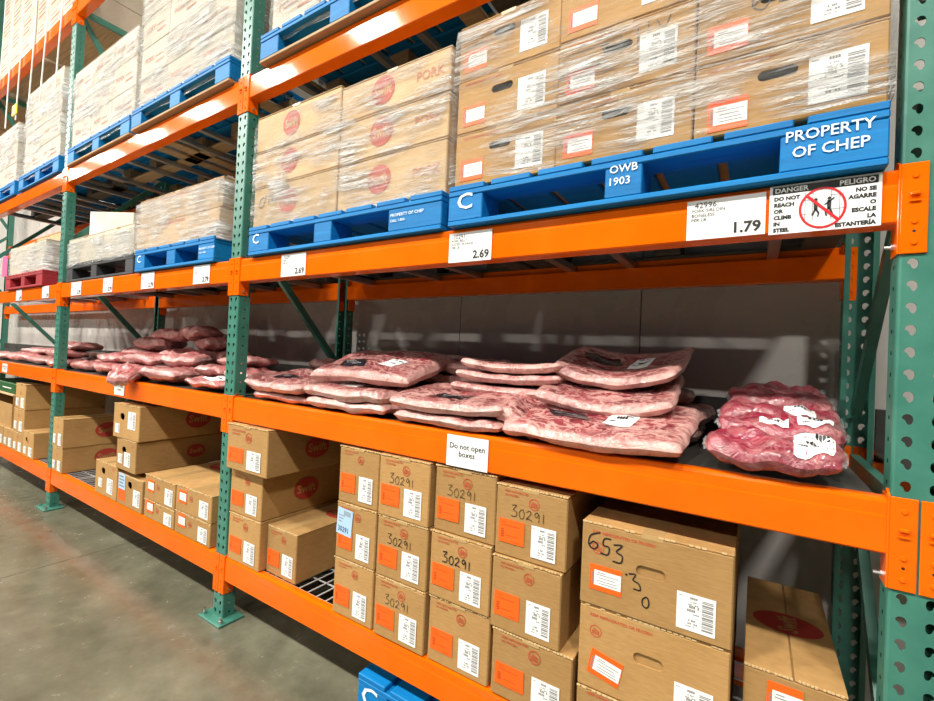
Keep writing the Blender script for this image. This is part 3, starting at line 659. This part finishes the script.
part('carton_body', MB().box(0,0,0,.95,.48,.10,b=.004), M['darkgreen'], t); p = MB(); annulus(p,.35,.05,.04,.03,.01); p.quad((.5,0,.045),(.8,0,.045),(.8,0,.055),(.5,0,.055)); part('white_print', p, M['white'], t, (0,-.0008,0))

# ------------------------------------------------------------------ wrapped loads
def wrap(label, x0, x1, y0, y1, z0, z1, m='film', seed=1, droop=0.02):
    """loose stretch film around a load"""
    mb = MB(); g = .007; per = []
    X0, X1, Y0, Y1 = x0-g, x1+g, y0-g, y1+g
    def side(a, b_, n): return [(a[0]+(b_[0]-a[0])*k/n, a[1]+(b_[1]-a[1])*k/n) for k in range(n)]
    nx = int((x1-x0)/.03); ny = 8
    per = side((X0,Y0),(X1,Y0),nx)+side((X1,Y0),(X1,Y1),ny)+side((X1,Y1),(X0,Y1),10)+side((X0,Y1),(X0,Y0),ny)
    n = len(per); nz = max(6, int((z1-z0)/.035)); v = []; f = []
    for k in range(nz+1):
        fz = k/nz
        for i, (x, y) in enumerate(per):
            z = z0+(z1-z0)*fz; e = noise.noise(Vector((x*7+seed,y*7,z*16)))*.0045 + .0015
            cx = (X0+X1)/2; dx = 1 if x > X1-1e-6 else -1 if x < X0+1e-6 else 0; dy = 1 if y > Y1-1e-6 else -1 if y < Y0+1e-6 else 0
            inn = .05*max(0, fz-.93)/.07
            if k == 0: z += noise.noise(Vector((x*5+seed*3,y*5,0)))*droop
            if k == nz: z += noise.noise(Vector((x*9+seed*5,y*9,4)))*.02
            v.append((x+dx*(e-inn), y+dy*(e-inn), z + (.008 if inn else 0)))
    for k in range(nz):
        for i in range(n): f.append((k*n+i, k*n+(i+1)%n, (k+1)*n+(i+1)%n, (k+1)*n+i))
    mb.add(v, f); o = part('stretch_wrap', mb, M[m], None, smooth=True); tag(o, label, 'plastic wrap', 'stretch wrap around pallet loads'); return o
zt = ZP+.139
# load beside the danger sign: 3 columns x 3 rows
G6 = 'wrapped boxes left of the danger sign'
cn = ['left','middle','right']; rn = ['bottom','middle','top']
cx = [(-1.196,-.822),(-.818,-.444),(-.440,-.066)]
for c in range(3):
    for r_ in range(3):
        z0 = zt+.190*r_; h = .189
        L = [('f',.088,.070,.025,.022),('w',.095,.105,.235,.028)]
        if (c, r_) == (2,0): L = [('f',.088,.078,.030,.012),('w',.105,.110,.235,.030)]
        hd = None
        t = carton('wrapped brown box with hand hole, %s column, %s row, left of the danger sign' % (cn[c], rn[r_]), cx[c][0],cx[c][1],-.012 if c else .0,z0,z0+h,.45,m='card',group=G6,seed=40+3*c+r_,hole=(.175,.125,.08,.026),labels=L,marks=(False,.9,.03,.165),edge=False)
        if r_ == 1 and c:
            p = MB(); handwrite(p, '65Y' if c == 2 else 's1HY', .12,.10,.07,.003,.75); part('handwriting', p, M['ink'], t, (0,-.0011,0))
wrap('clear shiny stretch film around the boxes left of the danger sign', -1.196,-.066,-.012,.44,zt+.01,zt+.575,seed=3)
G7 = 'wrapped boxes beside the second upright'
rz7 = [(zt,.205),(zt+.207,.175),(zt+.384,.155)]
for c, (a, b_) in enumerate(((-2.425,-1.818),(-1.812,-1.242))):
    for r_, (z0, h) in enumerate(rz7):
        if c == 0 and r_ == 2: h += .02
        W = b_-a
        t = carton('wrapped pale brown box with red oval, %s column, %s row, beside the second upright' % (['left','right'][c], rn[r_]), a,b_,.012,z0,z0+h,.5,m='card_pale',group=G7,seed=60+3*c+r_,ovals=[('front',W*(.42 if c else .45),h*.52,.062,.058)],edge=False,tape=(r_==2))
        p = MB(); put_text(p,'PORK',.05,W*.72,h*.40,0,bold=.01)
        if c == 1: part('faded_print', p, M['faded_red'], t, (0,-.0008,0))
        if c == 0 and r_ == 0: p = MB(); handwrite(p,'C/16-49',.05,.10,.06,.004,.55,.1,-.10); part('handwriting', p, M['ink'], t, (0,-.0011,0))
wrap('shiny stretch film around the pale boxes beside the second upright', -2.425,-1.242,.012,.51,zt-.035,zt+.56,seed=5)
G8 = 'long wrapped boxes in the second bay'
for r_ in range(2):
    carton('long pale wrapped box, %s one on the blue pallet in the second bay' % ['lower','upper'][r_], -3.70,-2.715,.0+.012*r_,zt+.165*r_,zt+.165*r_+.163,.5,m='card_pale',group=G8,seed=70+r_,edge=False,ovals=[],labels=[],marks=(False,2.0,.3,.13))
wrap('stretch film around the two long boxes in the second bay', -3.70,-2.715,.0,.51,zt-.02,zt+.335,m='film_glare',seed=7)
G9 = 'cream boxes on the black pallet'
for c in range(2):
    carton('cream wrapped box on the black pallet, %s one' % ['left','right'][c], [-4.93,-4.25][c],[-4.255,-3.76][c],.005,zt,zt+.20,.5,m='card_white',group=G9,seed=74+c,edge=False)
wrap('stretch film around the cream boxes on the black pallet', -4.93,-3.76,.005,.505,zt-.02,zt+.20,m='film_glare',seed=9)
t = thing('open_white_carton', 'white wedge shaped carton with a folded flap lying on the cream boxes', 'box', (-4.62,.035,zt+.212))
part('carton_body', MB().add([(0,0,0),(.76,0,0),(.76,.30,0),(0,.30,0),(0,0,.185),(.76,0,.075),(.76,.30,.12),(0,.30,.21)],[(3,2,1,0),(4,5,6,7),(0,1,5,4),(1,2,6,5),(2,3,7,6),(3,0,4,7)]), M['card_white'], t)
part('flap', MB().add([(.03,-.008,0),(.27,-.008,0),(.03,-.008,.18),(.03,-.002,0),(.27,-.002,0),(.03,-.002,.18)],[(0,1,2),(5,4,3),(0,3,4,1),(1,4,5,2),(2,5,3,0)]), M['white'], t)
G10 = 'white boxes on the red pallet'
for c in range(2):
    carton('white wrapped box on the red pallet, %s one' % ['left','right'][c], [-6.50,-6.0][c],[-6.005,-5.47][c],.0,zt,zt+.27,.5,m='card_white',group=G10,seed=80+c,edge=False)
wrap('stretch film around the white boxes on the red pallet', -6.50,-5.47,.0,.5,zt-.02,zt+.28,m='film_glare',seed=11)
o = part('pink_sign', MB().box(0,0,0,.16,.003,.20), M['pink'], None, (-6.66,-.02,zt+.0)); tag(o, 'bright pink paper sign beside the white load on the red pallet', 'sign')
carton('open tan box lying on the white wrapped load', -6.40,-5.70,.16,zt+.29,zt+.40,.4,m='card_pale',group=G10,seed=83)
# upper level
G11 = 'white wrapped cartons on the upper level'
zu = ZP3+.139
def bigload(desc, x0, x1, y0, rows, cols_, h, wl, tall=True):
    W = (x1-x0)/cols_
    for r_ in range(rows):
        for c in range(cols_):
            t = carton('white printed carton, %s, %s row up, %s across' % (desc, ['first','second','third','fourth','fifth','sixth'][r_], ['first','second','third','fourth'][c]), x0+W*c+.001,x0+W*(c+1)-.001,y0,zu+h*r_,zu+h*(r_+1)-.001,.55,m='card_white',group=G11,seed=90+r_*4+c,edge=False,tape=False,flaps=(r_==rows-1))
            p = MB(); put_text(p,'PORK',h*.25,W*.15,h*.45,0,bold=.01); p.quad((W*.55,0,h*.3),(W*.85,0,h*.3),(W*.85,0,h*.36),(W*.55,0,h*.36)); p.quad((W*.55,0,h*.5),(W*.8,0,h*.5),(W*.8,0,h*.54),(W*.55,0,h*.54)); part('faded_print', p, M['faded_red'], t, (0,-.0008,0))
    wrap(wl, x0,x1,y0,y0+.55,zu-.06,zu+h*rows+.01,m='film_glare',seed=int(abs(x0)*10))
bigload('upper level of the nearest bay', -2.33,-1.27,0,4,3,.22,'stretch film with painted white glare on the upper load of the nearest bay')
bigload('tallest upper load beside the second upright', -3.77,-2.66,0,5,3,.20,'stretch film with painted white glare on the tallest load left of the second upright')
bigload('upper load right of the third upright', -4.98,-3.84,0,3,3,.205,'stretch film with painted white glare on the load right of the third upright')
bigload('upper load left of the third upright', -6.22,-5.26,0,4,2,.195,'stretch film with painted white glare on the load left of the third upright')
bigload('upper load at the left edge', -7.42,-6.48,0,3,2,.2,'stretch film with painted white glare on the load at the left edge')
# topmost level stock, third and farther bays
G12 = 'printed cartons on the topmost level'
for b_, (x0, x1) in enumerate(((-6.30,-5.20),(-7.52,-6.40),(-8.85,-7.70),(-10.05,-8.95))):
    for r_ in range(5):
        for c in range(3):
            W = (x1-x0)/3; z0 = Z[4]+.03+.24*r_
            t = carton('red printed white carton on the topmost level, %s stack leftward, row %s, %s' % (['first','second','third','fourth'][b_], ['one','two','three','four','five'][r_], ['left','centre','right'][c]), x0+W*c+.001,x0+W*(c+1)-.001,.05,z0,z0+.239,.55,m='card_white',group=G12,seed=120+r_*3+c,edge=False,tape=False,flaps=False)
            p = MB()
            for q in range(4): p.quad((W*.1,0,.05+.045*q),(W*(.55+.1*((q*c+r_)%3)),0,.05+.045*q),(W*(.55+.1*((q*c+r_)%3)),0,.062+.045*q),(W*.1,0,.062+.045*q),q%2)
            part('printed_lines', p, [M['red_ink'],M['grey_ink']], t, (0,-.0008,0))
    o = part('slip_board', MB().box(x0,.02,Z[4]+.001,x1,.70,Z[4]+.029,b=.004), M['wood'], None); tag(o, 'flat wooden board under the topmost stack %s' % ['beside the third upright','second left of the third upright','third left of the third upright','fourth left of the third upright'][b_], 'board', G12)
cordn = ['first','second','third','fourth','fifth','sixth']
for k, x in enumerate((-5.35,-5.75,-6.1,-6.5,-6.85,-7.2)):
    mb = MB().tube([(x+.015*math.sin(z*3+k),-.015-.01*math.cos(z*2),z) for z in [3.5+.2*q for q in range(11)]], .006, 6); o = part('netting_cord', mb, M['cord'], None)
    tag(o, 'white cord hanging in front of the topmost beam, %s left of the third upright' % cordn[k], 'cord', 'hanging cords')
o = part('yellow_tag', MB().box(-6.57,-.035,3.55,-6.43,-.024,3.65,b=.002), M['yellow'], None); tag(o, 'small yellow tag hanging high at the left', 'tag')

# ------------------------------------------------------------------ cards and signs
def price_card(label, x0, x1, z0, z1, price, top, lines):
    W, H = x1-x0, z1-z0; t = thing('price_card', label, 'price card', (x0,-.0035,z0), group='price cards on the beams')
    part('card_sheet', MB().box(0,-.001,0,W,0,H), M['card_gloss'], t); p = MB()
    pf = MB(); put_text(pf, price, H*.36, W*.95, H*.10, 0, bold=.03, align='RIGHT'); part('price_figure', pf, M['ink'], t, (0,-.0018,0))
    if top: put_text(p, top, H*.20, W*.10, H*.80, 0)
    for i, s in enumerate(lines): put_text(p, s, H*.115, W*.06, H*(.69-.115*i), 0)
    part('printing', p, M['ink'], t, (0,-.0018,0)); return t
price_card('white price card reading 1.79 beside the danger sign', -.449,-.278,1.707,1.808,'1.79','42996',['PORK SIRLOIN','BONELESS','PER LB'])
price_card('white price card reading 2.69 under the corner of the blue stencilled pallet', -1.203,-1.032,1.704,1.806,'2.69','30291',['PORK BELLY','SLICED, SKINLESS','PER LB'])
price_card('white price card reading 2.69 next to the second upright', -2.152,-1.978,1.709,1.811,'2.69','30291',['PORK','PER LB'])
for x0, x1, lb in ((-2.945,-2.775,'rightmost'),(-3.59,-3.415,'second from the right'),(-4.185,-4.03,'third from the right'),(-4.80,-4.595,'fourth from the right')):
    price_card('white price card on the second bay beam, ' + lb, x0,x1,1.713,1.815,'2.79','',['PORK','PER LB'])
for x0, x1, lb in ((-5.48,-5.31,'right one'),(-6.22,-6.05,'left one')): price_card('white price card on the third bay beam, ' + lb, x0,x1,1.713,1.815,'2.79','',['PORK'])
def notice(label, x0, x1, z0, z1, lines, size):
    W, H = x1-x0, z1-z0; t = thing('paper_notice', label, 'paper notice', (x0,-.0035,z0), group='paper notices on the meat shelf beam')
    part('paper_sheet', MB().box(0,-.0008,0,W,0,H), M['card_gloss'], t); p = MB()
    for i, s in enumerate(lines): put_text(p, s, size, W/2, H*(.58-.24*i), 0, bold=.008, align='CENTER')
    part('printing', p, M['ink'], t, (0,-.0016,0))
notice('white paper notice reading Do not open boxes', -1.174,-1.010,1.006,1.112,['Do not open','boxes'],.027)
notice('small white notice below the meat bag hanging over the beam', -3.905,-3.752,1.020,1.110,['Do not open','boxes'],.024)
notice('small white notice at the left edge of the picture', -6.54,-6.37,1.022,1.106,['Do not open','boxes'],.024)
t = thing('danger_sign', 'black and white danger sign with a red prohibition circle in two languages', 'sign', (-.271,-.0035,1.703)); SW, SH = .201, .115
part('sign_panel', MB().box(0,-.001,0,SW,0,SH), M['card_gloss'], t)
hbar = MB(); hbar.quad((.006,0,.094),(.195,0,.094),(.195,0,.111),(.006,0,.111)); hb_ = part('header_bar', hbar, M['ink'], t, (0,-.0016,0))
p = MB(); put_text(p,'DANGER',.0155,.010,.097,0,bold=.03,sx=1.02); put_text(p,'PELIGRO',.0155,.191,.097,0,bold=.03,sx=1.02,align='RIGHT'); part('header_lettering', p, M['white'], hb_, (0,-.0006,0))
p = MB()
for i, s in enumerate(['DO NOT','REACH','OR','CLIMB','IN','STEEL']): put_text(p,s,.0122,.009,.079-.0148*i,0,bold=.055)
part('lettering', p, M['ink'], t, (0,-.0016,0)); p = MB()
for i, s in enumerate(['NO SE','AGARRE','O','ESCALE','LA','ESTANTERÍA']): put_text(p,s,.0122,.192,.079-.0148*i,0,bold=.055,align='RIGHT')
part('lettering', p, M['ink'], t, (0,-.0016,0)); p = MB()
for x in (.068,.082,.115,.130): p.quad((x,0,.025),(x+.0012,0,.025),(x+.0012,0,.09),(x,0,.09))
for z in (.04,.072): p.quad((.06,0,z),(.084,0,z),(.084,0,z+.0012),(.06,0,z+.0012)); p.quad((.112,0,z+.006),(.138,0,z+.006),(.138,0,z+.0072),(.112,0,z+.0072))
part('rack_drawing', p, M['grey_ink'], t, (0,-.0014,0))
for x, fl_ in ((.088,1),(.112,-1)):
    p = MB(); disc(p,x,.072,.0035,.0035,n=10)
    for a, b_, w_ in (((0,.068),(0,.050),.007),((0,.064),(-.009,.072),.003),((0,.064),(.008,.058),.003),((0,.051),(-.006,.036),.0038),((0,.051),(.006,.040),.0038),((.006,.040),(.004,.032),.003)): ribbon(p, [(x+fl_*a[0],a[1]),(x+fl_*b_[0],b_[1])], w_)
    part('climbing_figure', p, M['ink'], t, (0,-.0017,0))
p = MB(); annulus(p,.100,.052,.043,.047,.0048,n=36); part('prohibition_ring', p, M['sign_red'], t, (0,-.0020,0))
p = MB(); ribbon(p, [(.070,.084),(.130,.020)], .006); part('prohibition_bar', p, M['sign_red'], t, (0,-.0022,0))

# ------------------------------------------------------------------ meat
def slab(label, x, y, z, lx, ly, th, m='belly', yaw=0, tilt=0, roll=0, curl=0.0, curly=0.0, lump=.006, seed=0, stickers=(), group='vacuum packed meat', flap=False, sq=9, name='packed_meat', pw=None):
    """z is the height of the front bottom edge"""
    t = thing(name, label, 'meat pack', (x, y, z), (R(tilt), R(roll), R(yaw)), group)
    nx, ny = 30, 20; pw = .28 if sq > 6 else .36
    def mid(u, v): return curl*abs(u)**2.2 + curly*abs(v)**2 + lump*1.2*noise.noise(Vector((u*1.6+seed*7.3, v*1.4, seed)))
    def surf(u, v, s):
        e = ((1-abs(u)**sq)*(1-abs(v)**sq)); e = max(e,0)**pw
        k = 1-(.05 if sq > 6 else .10)*(u*u*v*v); ed = 1+.05*noise.noise(Vector((u*2.2+seed*3,v*2.2,7+seed)))+.022*noise.noise(Vector((u*5+seed*3,v*5,3+seed)))
        d = lump*noise.noise(Vector((u*3.3+seed*5.1,v*2.6*s,seed*2.7+s))) + .4*lump*noise.noise(Vector((u*8,v*6,seed+s*3)))
        zz = th/2 + mid(u,v) + s*(th/2*e + d*e)
        return (u*lx/2*k*ed, v*ly/2*k*ed + ly/2, zz), e
    v = []; rim = []; f = []
    us = [-math.cos(math.pi*i/nx) for i in range(nx+1)]; us = [.55*a+.45*(2*i/nx-1) for i, a in enumerate(us)]
    vs = [-math.cos(math.pi*j/ny) for j in range(ny+1)]; vs = [.55*a+.45*(2*j/ny-1) for j, a in enumerate(vs)]
    for s in (1,-1):
        for j in range(ny+1):
            for i in range(nx+1):
                p, e = surf(us[i], vs[j], s); v.append(p); rim.append(min(1, max(0, 1-e)*2.4) if s > 0 else 1.0)
    o2 = (nx+1)*(ny+1)
    for j in range(ny):
        for i in range(nx):
            a = j*(nx+1)+i; f.append((a,a+1,a+nx+2,a+nx+1)); f.append((o2+a,o2+a+nx+1,o2+a+nx+2,o2+a+1))
    zmin = min(p[2] for p in v); v = [(p[0],p[1],p[2]-zmin) for p in v]
    me = bpy.data.meshes.new('meat'); me.from_pydata(v, [], f); me.update(); me.materials.append(M[m])
    at = me.attributes.new('rim','FLOAT','POINT'); at.data.foreach_set('value', rim); me.polygons.foreach_set('use_smooth', [True]*len(me.polygons))
    link('meat', me, t)
    for st in stickers:
        kind, u0, u1, v0, v1 = st[:5]; sk = st[5] if len(st) > 5 else 0; q = MB(); k = 10; pv = []
        for j in range(k+1):
            for i in range(k+1):
                uu = u0+(u1-u0)*i/k + sk*j/k; vv = v0+(v1-v0)*j/k; p, e = surf(max(-.97,min(.97,uu)), max(-.97,min(.97,vv)), 1); pv.append((p[0],p[1],p[2]-zmin+.0022))
        q.add(pv, [(j*(k+1)+i,j*(k+1)+i+1,(j+1)*(k+1)+i+1,(j+1)*(k+1)+i) for j in range(k) for i in range(k)])
        so = part('black_sticker' if kind == 'b' else 'price_sticker', q, M['black_sticker'] if kind == 'b' else M['white'], t, smooth=True)
        pr = MB()
        def S(a, b_): 
            uu = u0+(u1-u0)*a+sk*b_; vv = v0+(v1-v0)*b_; p, e = surf(max(-.97,min(.97,uu)), max(-.97,min(.97,vv)), 1); return (p[0],p[1],p[2]-zmin+.0038)
        bars = ((.15,.45,.80,.88),(.55,.9,.74,.86),(.3,.7,.42,.56),(.12,.35,.25,.30),(.6,.85,.55,.60)) if kind == 'w' else ((.15,.6,.60,.68),(.2,.75,.42,.48),(.45,.85,.28,.34))
        for a0, a1, c0, c1 in bars:
            for q_ in range(4): b0 = a0+(a1-a0)*q_/4; b1 = b0+(a1-a0)/4*.8; pr.quad(S(b0,c0),S(b1,c0),S(b1,c1),S(b0,c1))
        part('sticker_print', pr, M['ink'] if kind == 'w' else M['grey_ink'], so)
    if flap:
        n = 44
        for side in (-1, 1):
            q = MB(); pv = []; st = 0
            for i in range(n+1):
                vv = -.9+1.8*i/n; p, e = surf(side*.985, vv, 1); wv = .002*math.sin(i*1.9+seed)+.006*noise.noise(Vector((i*.35,seed,side)))
                pv.append((p[0]-side*.006,p[1],p[2]-zmin)); pv.append((p[0]+side*(.007+.006*noise.noise(Vector((i*.3,side,seed)))),p[1],p[2]-zmin-.010+wv))
            q.f += [(st+2*i,st+2*i+1,st+2*i+3,st+2*i+2) for i in range(n)]; q.m += [0]*n
            q.v = pv; part('bag_edge', q, M['bag'], t, smooth=True)
    return t
ZD = Z[1]-.002
GM = 'pork belly slabs in the nearest bay'
# stack left of the bare deck (behind to front)
slab('flat belly slab lying on the deck under the right-hand belly stack', -.66,.30,ZD,.46,.34,.052,seed=1,group=GM,lump=.008)
slab('second belly slab from the bottom of the right-hand stack, its end showing at the right', -.64,.30,ZD+.056,.44,.34,.055,seed=2,yaw=-4,group=GM,lump=.008)
slab('third belly slab from the bottom of the right-hand stack', -.68,.46,ZD+.114,.42,.24,.05,seed=3,yaw=3,group=GM,lump=.008)
slab('large marbled belly slab with black and white stickers resting on the beam edge', -.697,-.024,ZD+.002,.545,.34,.048,seed=4,tilt=15,yaw=-1,curl=.004,group=GM,lump=.008,stickers=[('b',-.45,.0,-.42,-.08,-.15),('w',.12,.42,-.42,.20,.05)])
slab('marbled belly slab in the middle of the right-hand stack with both stickers', -.695,.12,ZD+.082,.44,.33,.048,seed=5,tilt=15,yaw=2,curl=.030,group=GM,stickers=[('w',-.42,-.15,-.1,.35),('b',-.05,.60,-.1,.22,.05)])
slab('dark belly slab on top of the right-hand stack with black and white stickers', -.685,.20,ZD+.160,.42,.36,.045,seed=6,tilt=15,yaw=-2,curl=.045,group=GM,stickers=[('b',-.62,.0,-.1,.35,-.15),('w',.12,.44,-.35,.35,.03)])
# middle stack
slab('pale belly slab lying on the deck beside the paper notice', -1.200,-.012,ZD,.47,.30,.042,seed=7,group=GM,lump=.008,curl=.006)
slab('belly slab with a black sticker right above the paper notice', -1.200,-.016,ZD+.044,.48,.32,.048,seed=8,tilt=8,yaw=2,curl=.012,group=GM,stickers=[('b',-.40,.20,-.60,-.10,.1)])
for k in range(2): slab(['belly slab under the three thin pale slabs, lower','belly slab under the three thin pale slabs, upper'][k], -1.08,.34,ZD+.055*k,.44,.32,.05,seed=9+k,group=GM)
for k in range(3):
    slab('thin pale belly slab above the paper notice, %s of three' % ['lowest','middle','top'][k], -1.075+.01*k,.17,ZD+.114+.043*k,.46-.02*k,.30,.038,seed=12+k,tilt=-1,curl=.010+.004*k,yaw=2-k,group=GM,lump=.004)
slab('folded belly end leaning between the two middle stacks', -.945,.02,ZD+.02,.16,.26,.06,seed=16,tilt=12,roll=28,yaw=10,group=GM,lump=.010)
# stack left of it
slab('belly slab on the deck at the bottom of the tall left-hand stack', -1.71,-.010,ZD,.48,.30,.045,seed=17,group=GM,lump=.009)
slab('belly slab second from the bottom of the tall left-hand stack', -1.725,-.014,ZD+.046,.49,.32,.052,seed=18,yaw=-2,tilt=3,group=GM,lump=.008,stickers=[('w',-.35,.1,-.5,-.1,.1),('b',.35,.75,.1,.4)])
slab('big belly slab with a black sticker on top of the tall left-hand stack', -1.69,.055,ZD+.107,.56,.36,.060,seed=19,yaw=4,tilt=17,curl=-.012,group=GM,lump=.008,stickers=[('b',-.50,.0,-.62,-.12,-.2),('w',.18,.45,-.45,.0,.1)])
for k in range(4):
    slab('dark belly slab behind the tall left-hand stack, %s from the bottom' % ['first','second','third','fourth'][k], -1.36-.03*k,.36,ZD+.056*k,.42,.32,.052,seed=21+k,yaw=-8+5*k,tilt=4 if k == 3 else 0,curl=.0,group=GM,lump=.012,stickers=[('b',-.5,.1,-.3,.1)] if k == 3 else [])
slab('dark belly slab at the back above the tall left-hand stack', -1.72,.40,ZD+.20,.44,.30,.05,seed=26,yaw=5,group=GM,lump=.01,stickers=[('b',-.5,.2,-.3,.1)])
# stack at the second upright
slab('belly slab on the deck just right of the second upright', -2.17,.02,ZD,.42,.30,.038,seed=27,group=GM,lump=.010)
slab('belly slab with a black sticker just right of the second upright', -2.205,.0,ZD+.040,.48,.32,.052,seed=28,tilt=9,yaw=-3,curl=.008,group=GM,lump=.009,stickers=[('b',-.35,.20,-.55,-.05,.1)])
for k, (x, y, z, lx) in enumerate(((-2.28,.36,.0,.36),(-2.26,.38,.06,.36),(-2.24,.37,.125,.34),(-1.98,.36,.0,.32),(-1.97,.37,.06,.32),(-1.955,.33,.128,.36))):
    slab('belly slab at the back right of the second upright, %s pile, %s' % ('left' if k < 3 else 'right', ['bottom','middle','top'][k%3]), x,y,ZD+z,lx,.32,.055,seed=30+k,yaw=-5+4*k,group=GM,lump=.013,stickers=[('w',.0,.5,-.5,-.1)] if k in (2,) else [('b',-.2,.5,-.3,.2)] if k == 5 else [])
# shoulder bags at the right
GS = 'bagged pork shoulders beside the right upright'
SL = ['nearest with a big white sticker','second bag from the front','third bag from the front','fourth bag from the front','rearmost bag, lying highest']
sp = [(-.252,-.020,0,.285,.19,.062,9),(-.232,.115,.034,.285,.20,.070,6),(-.232,.205,.066,.285,.20,.072,5),(-.226,.30,.096,.265,.20,.072,4),(-.222,.39,.125,.225,.20,.066,3)]
for k, (x, y, dz, lx, ly, th, tl) in enumerate(sp):
    st = [('w',.30,.86,-.82,.40,.02)] if k == 0 else [('w',-.30,.15,-.85,-.50),('w',.28,.80,-.80,-.10)] if k == 1 else [('w',.10,.60,-.85,-.45)] if k == 2 else []
    slab('bag of red pork shoulder by the right upright, ' + SL[k], x,y,ZD+dz,lx,ly,th,m='shoulder',seed=40+k,tilt=tl,group=GS,lump=.022 if k < 2 else .016,flap=True,sq=4,stickers=st,yaw=-2+k)
slab('dark bagged meat just beyond the right upright', .22,.20,ZD,.26,.24,.10,m='shoulder',seed=47,group=GS,lump=.02,sq=4)
# second bay bags
GL = 'bagged pork loins in the second bay'
lo = [(-3.95,.02,0,.50,.24,.085,-8,0),(-3.90,.10,.088,.42,.24,.075,6,4),(-3.40,.01,0,.44,.24,.085,4,0),(-3.615,-.085,-.045,.15,.19,.085,35,24),(-2.88,.02,0,.42,.24,.055,-2,4),(-2.99,.10,.06,.28,.24,.06,3,0),(-2.72,.12,.06,.26,.24,.062,0,0),(-2.86,.16,.125,.36,.24,.055,-6,0),
      (-4.02,.30,.10,.44,.22,.08,8,0),(-3.80,.30,.175,.44,.22,.085,14,0),(-3.58,.32,.235,.46,.22,.075,6,0),(-3.30,.34,.25,.38,.22,.08,-6,0),(-3.46,.28,.09,.34,.22,.075,18,8),(-3.20,.32,.10,.32,.22,.085,-10,0),(-3.12,.36,.18,.34,.22,.075,-8,0),(-2.92,.40,.10,.32,.22,.085,-25,0),(-3.36,.12,.085,.30,.24,.075,30,0),(-3.70,.40,0,.50,.26,.10,0,0),(-3.20,.40,0,.50,.26,.10,0,0)]
LN = ['large pale bag at the front left of the pile','pale bag lying on the front left bag','reddish bag at the front centre resting on the beam','bag end drooping over the beam above the small notice','flat bag with big white label by the second upright','bag on the flat labelled bag, left','bag on the flat labelled bag, right','bag topping the low pile against the second upright','bag at the left back of the pile','sloping bag third from the top','long bag second from the top','bag at the very top of the pile','dark bag in the middle of the pile','dark bag right of the middle','dark bag high on the right of the pile','dark bag at the far right back','bag end pointing to the aisle in the middle','bag under the pile, left','bag under the pile, right']
for k, (x, y, dz, lx, ly, th, yaw, tl) in enumerate(lo):
    if 8 <= k <= 16: lx *= .86; th += .012; dz *= 1.12
    if y > .2: x = -.285+(x+.285)*(y+1.289)/1.42
    slab('bagged pork loin, second bay, ' + LN[k], x,y,ZD+dz,lx,ly,th,m='loin',seed=60+k,yaw=yaw,tilt=tl,group=GL,lump=.016,sq=2.8,flap=(k in (3,4,16)),stickers=[('w',-.15,.75,-.75,.3,.1)] if k == 4 else [('w',-.6,-.3,-.4,.3)] if k == 0 else [])
for k, (x, y, dz, lx, th) in enumerate(((-4.45,.06,0,.50,.075),(-4.50,.12,.078,.46,.07),(-4.86,.06,0,.34,.07),(-4.62,.34,.09,.46,.09),(-4.40,.36,.0,.46,.10),(-4.85,.34,.0,.34,.10),(-4.35,.34,.105,.42,.07))):
    slab('flat bagged pork left of the pile, %s' % ['front bag','upper front bag','bag against the third upright','back bag highest','back bag on the deck','back bag by the third upright','back bag on the right'][k], x,y,ZD+dz,lx,.26,th,m='loin',seed=85+k,yaw=4*k-9,group=GL,lump=.014,sq=3.5,flap=(k==2))
GT = 'bagged pork in the third bay'
for k, (x, y, dz, lx, th) in enumerate(((-5.45,.04,0,.50,.075),(-5.50,.06,.078,.48,.07),(-5.45,.14,.15,.42,.065),(-5.98,.08,0,.46,.07),(-6.45,.06,0,.46,.075),(-6.40,.16,.078,.42,.06),(-6.95,.06,0,.46,.075),(-5.70,.36,.0,.9,.12),(-6.6,.36,.0,.8,.10))):
    slab('bagged pork in the third bay, %s' % ['front bag by the third upright','second bag up by the third upright','top bag by the third upright','single bag left of that stack','front bag farther left','upper bag farther left','bag at the left edge','long pack at the back right','long pack at the back left'][k], x,y,ZD+dz,lx,.26,th,m='loin',seed=100+k,yaw=5*k-12 if k < 7 else 0,group=GT,lump=.012,sq=3.5,flap=(k==2))
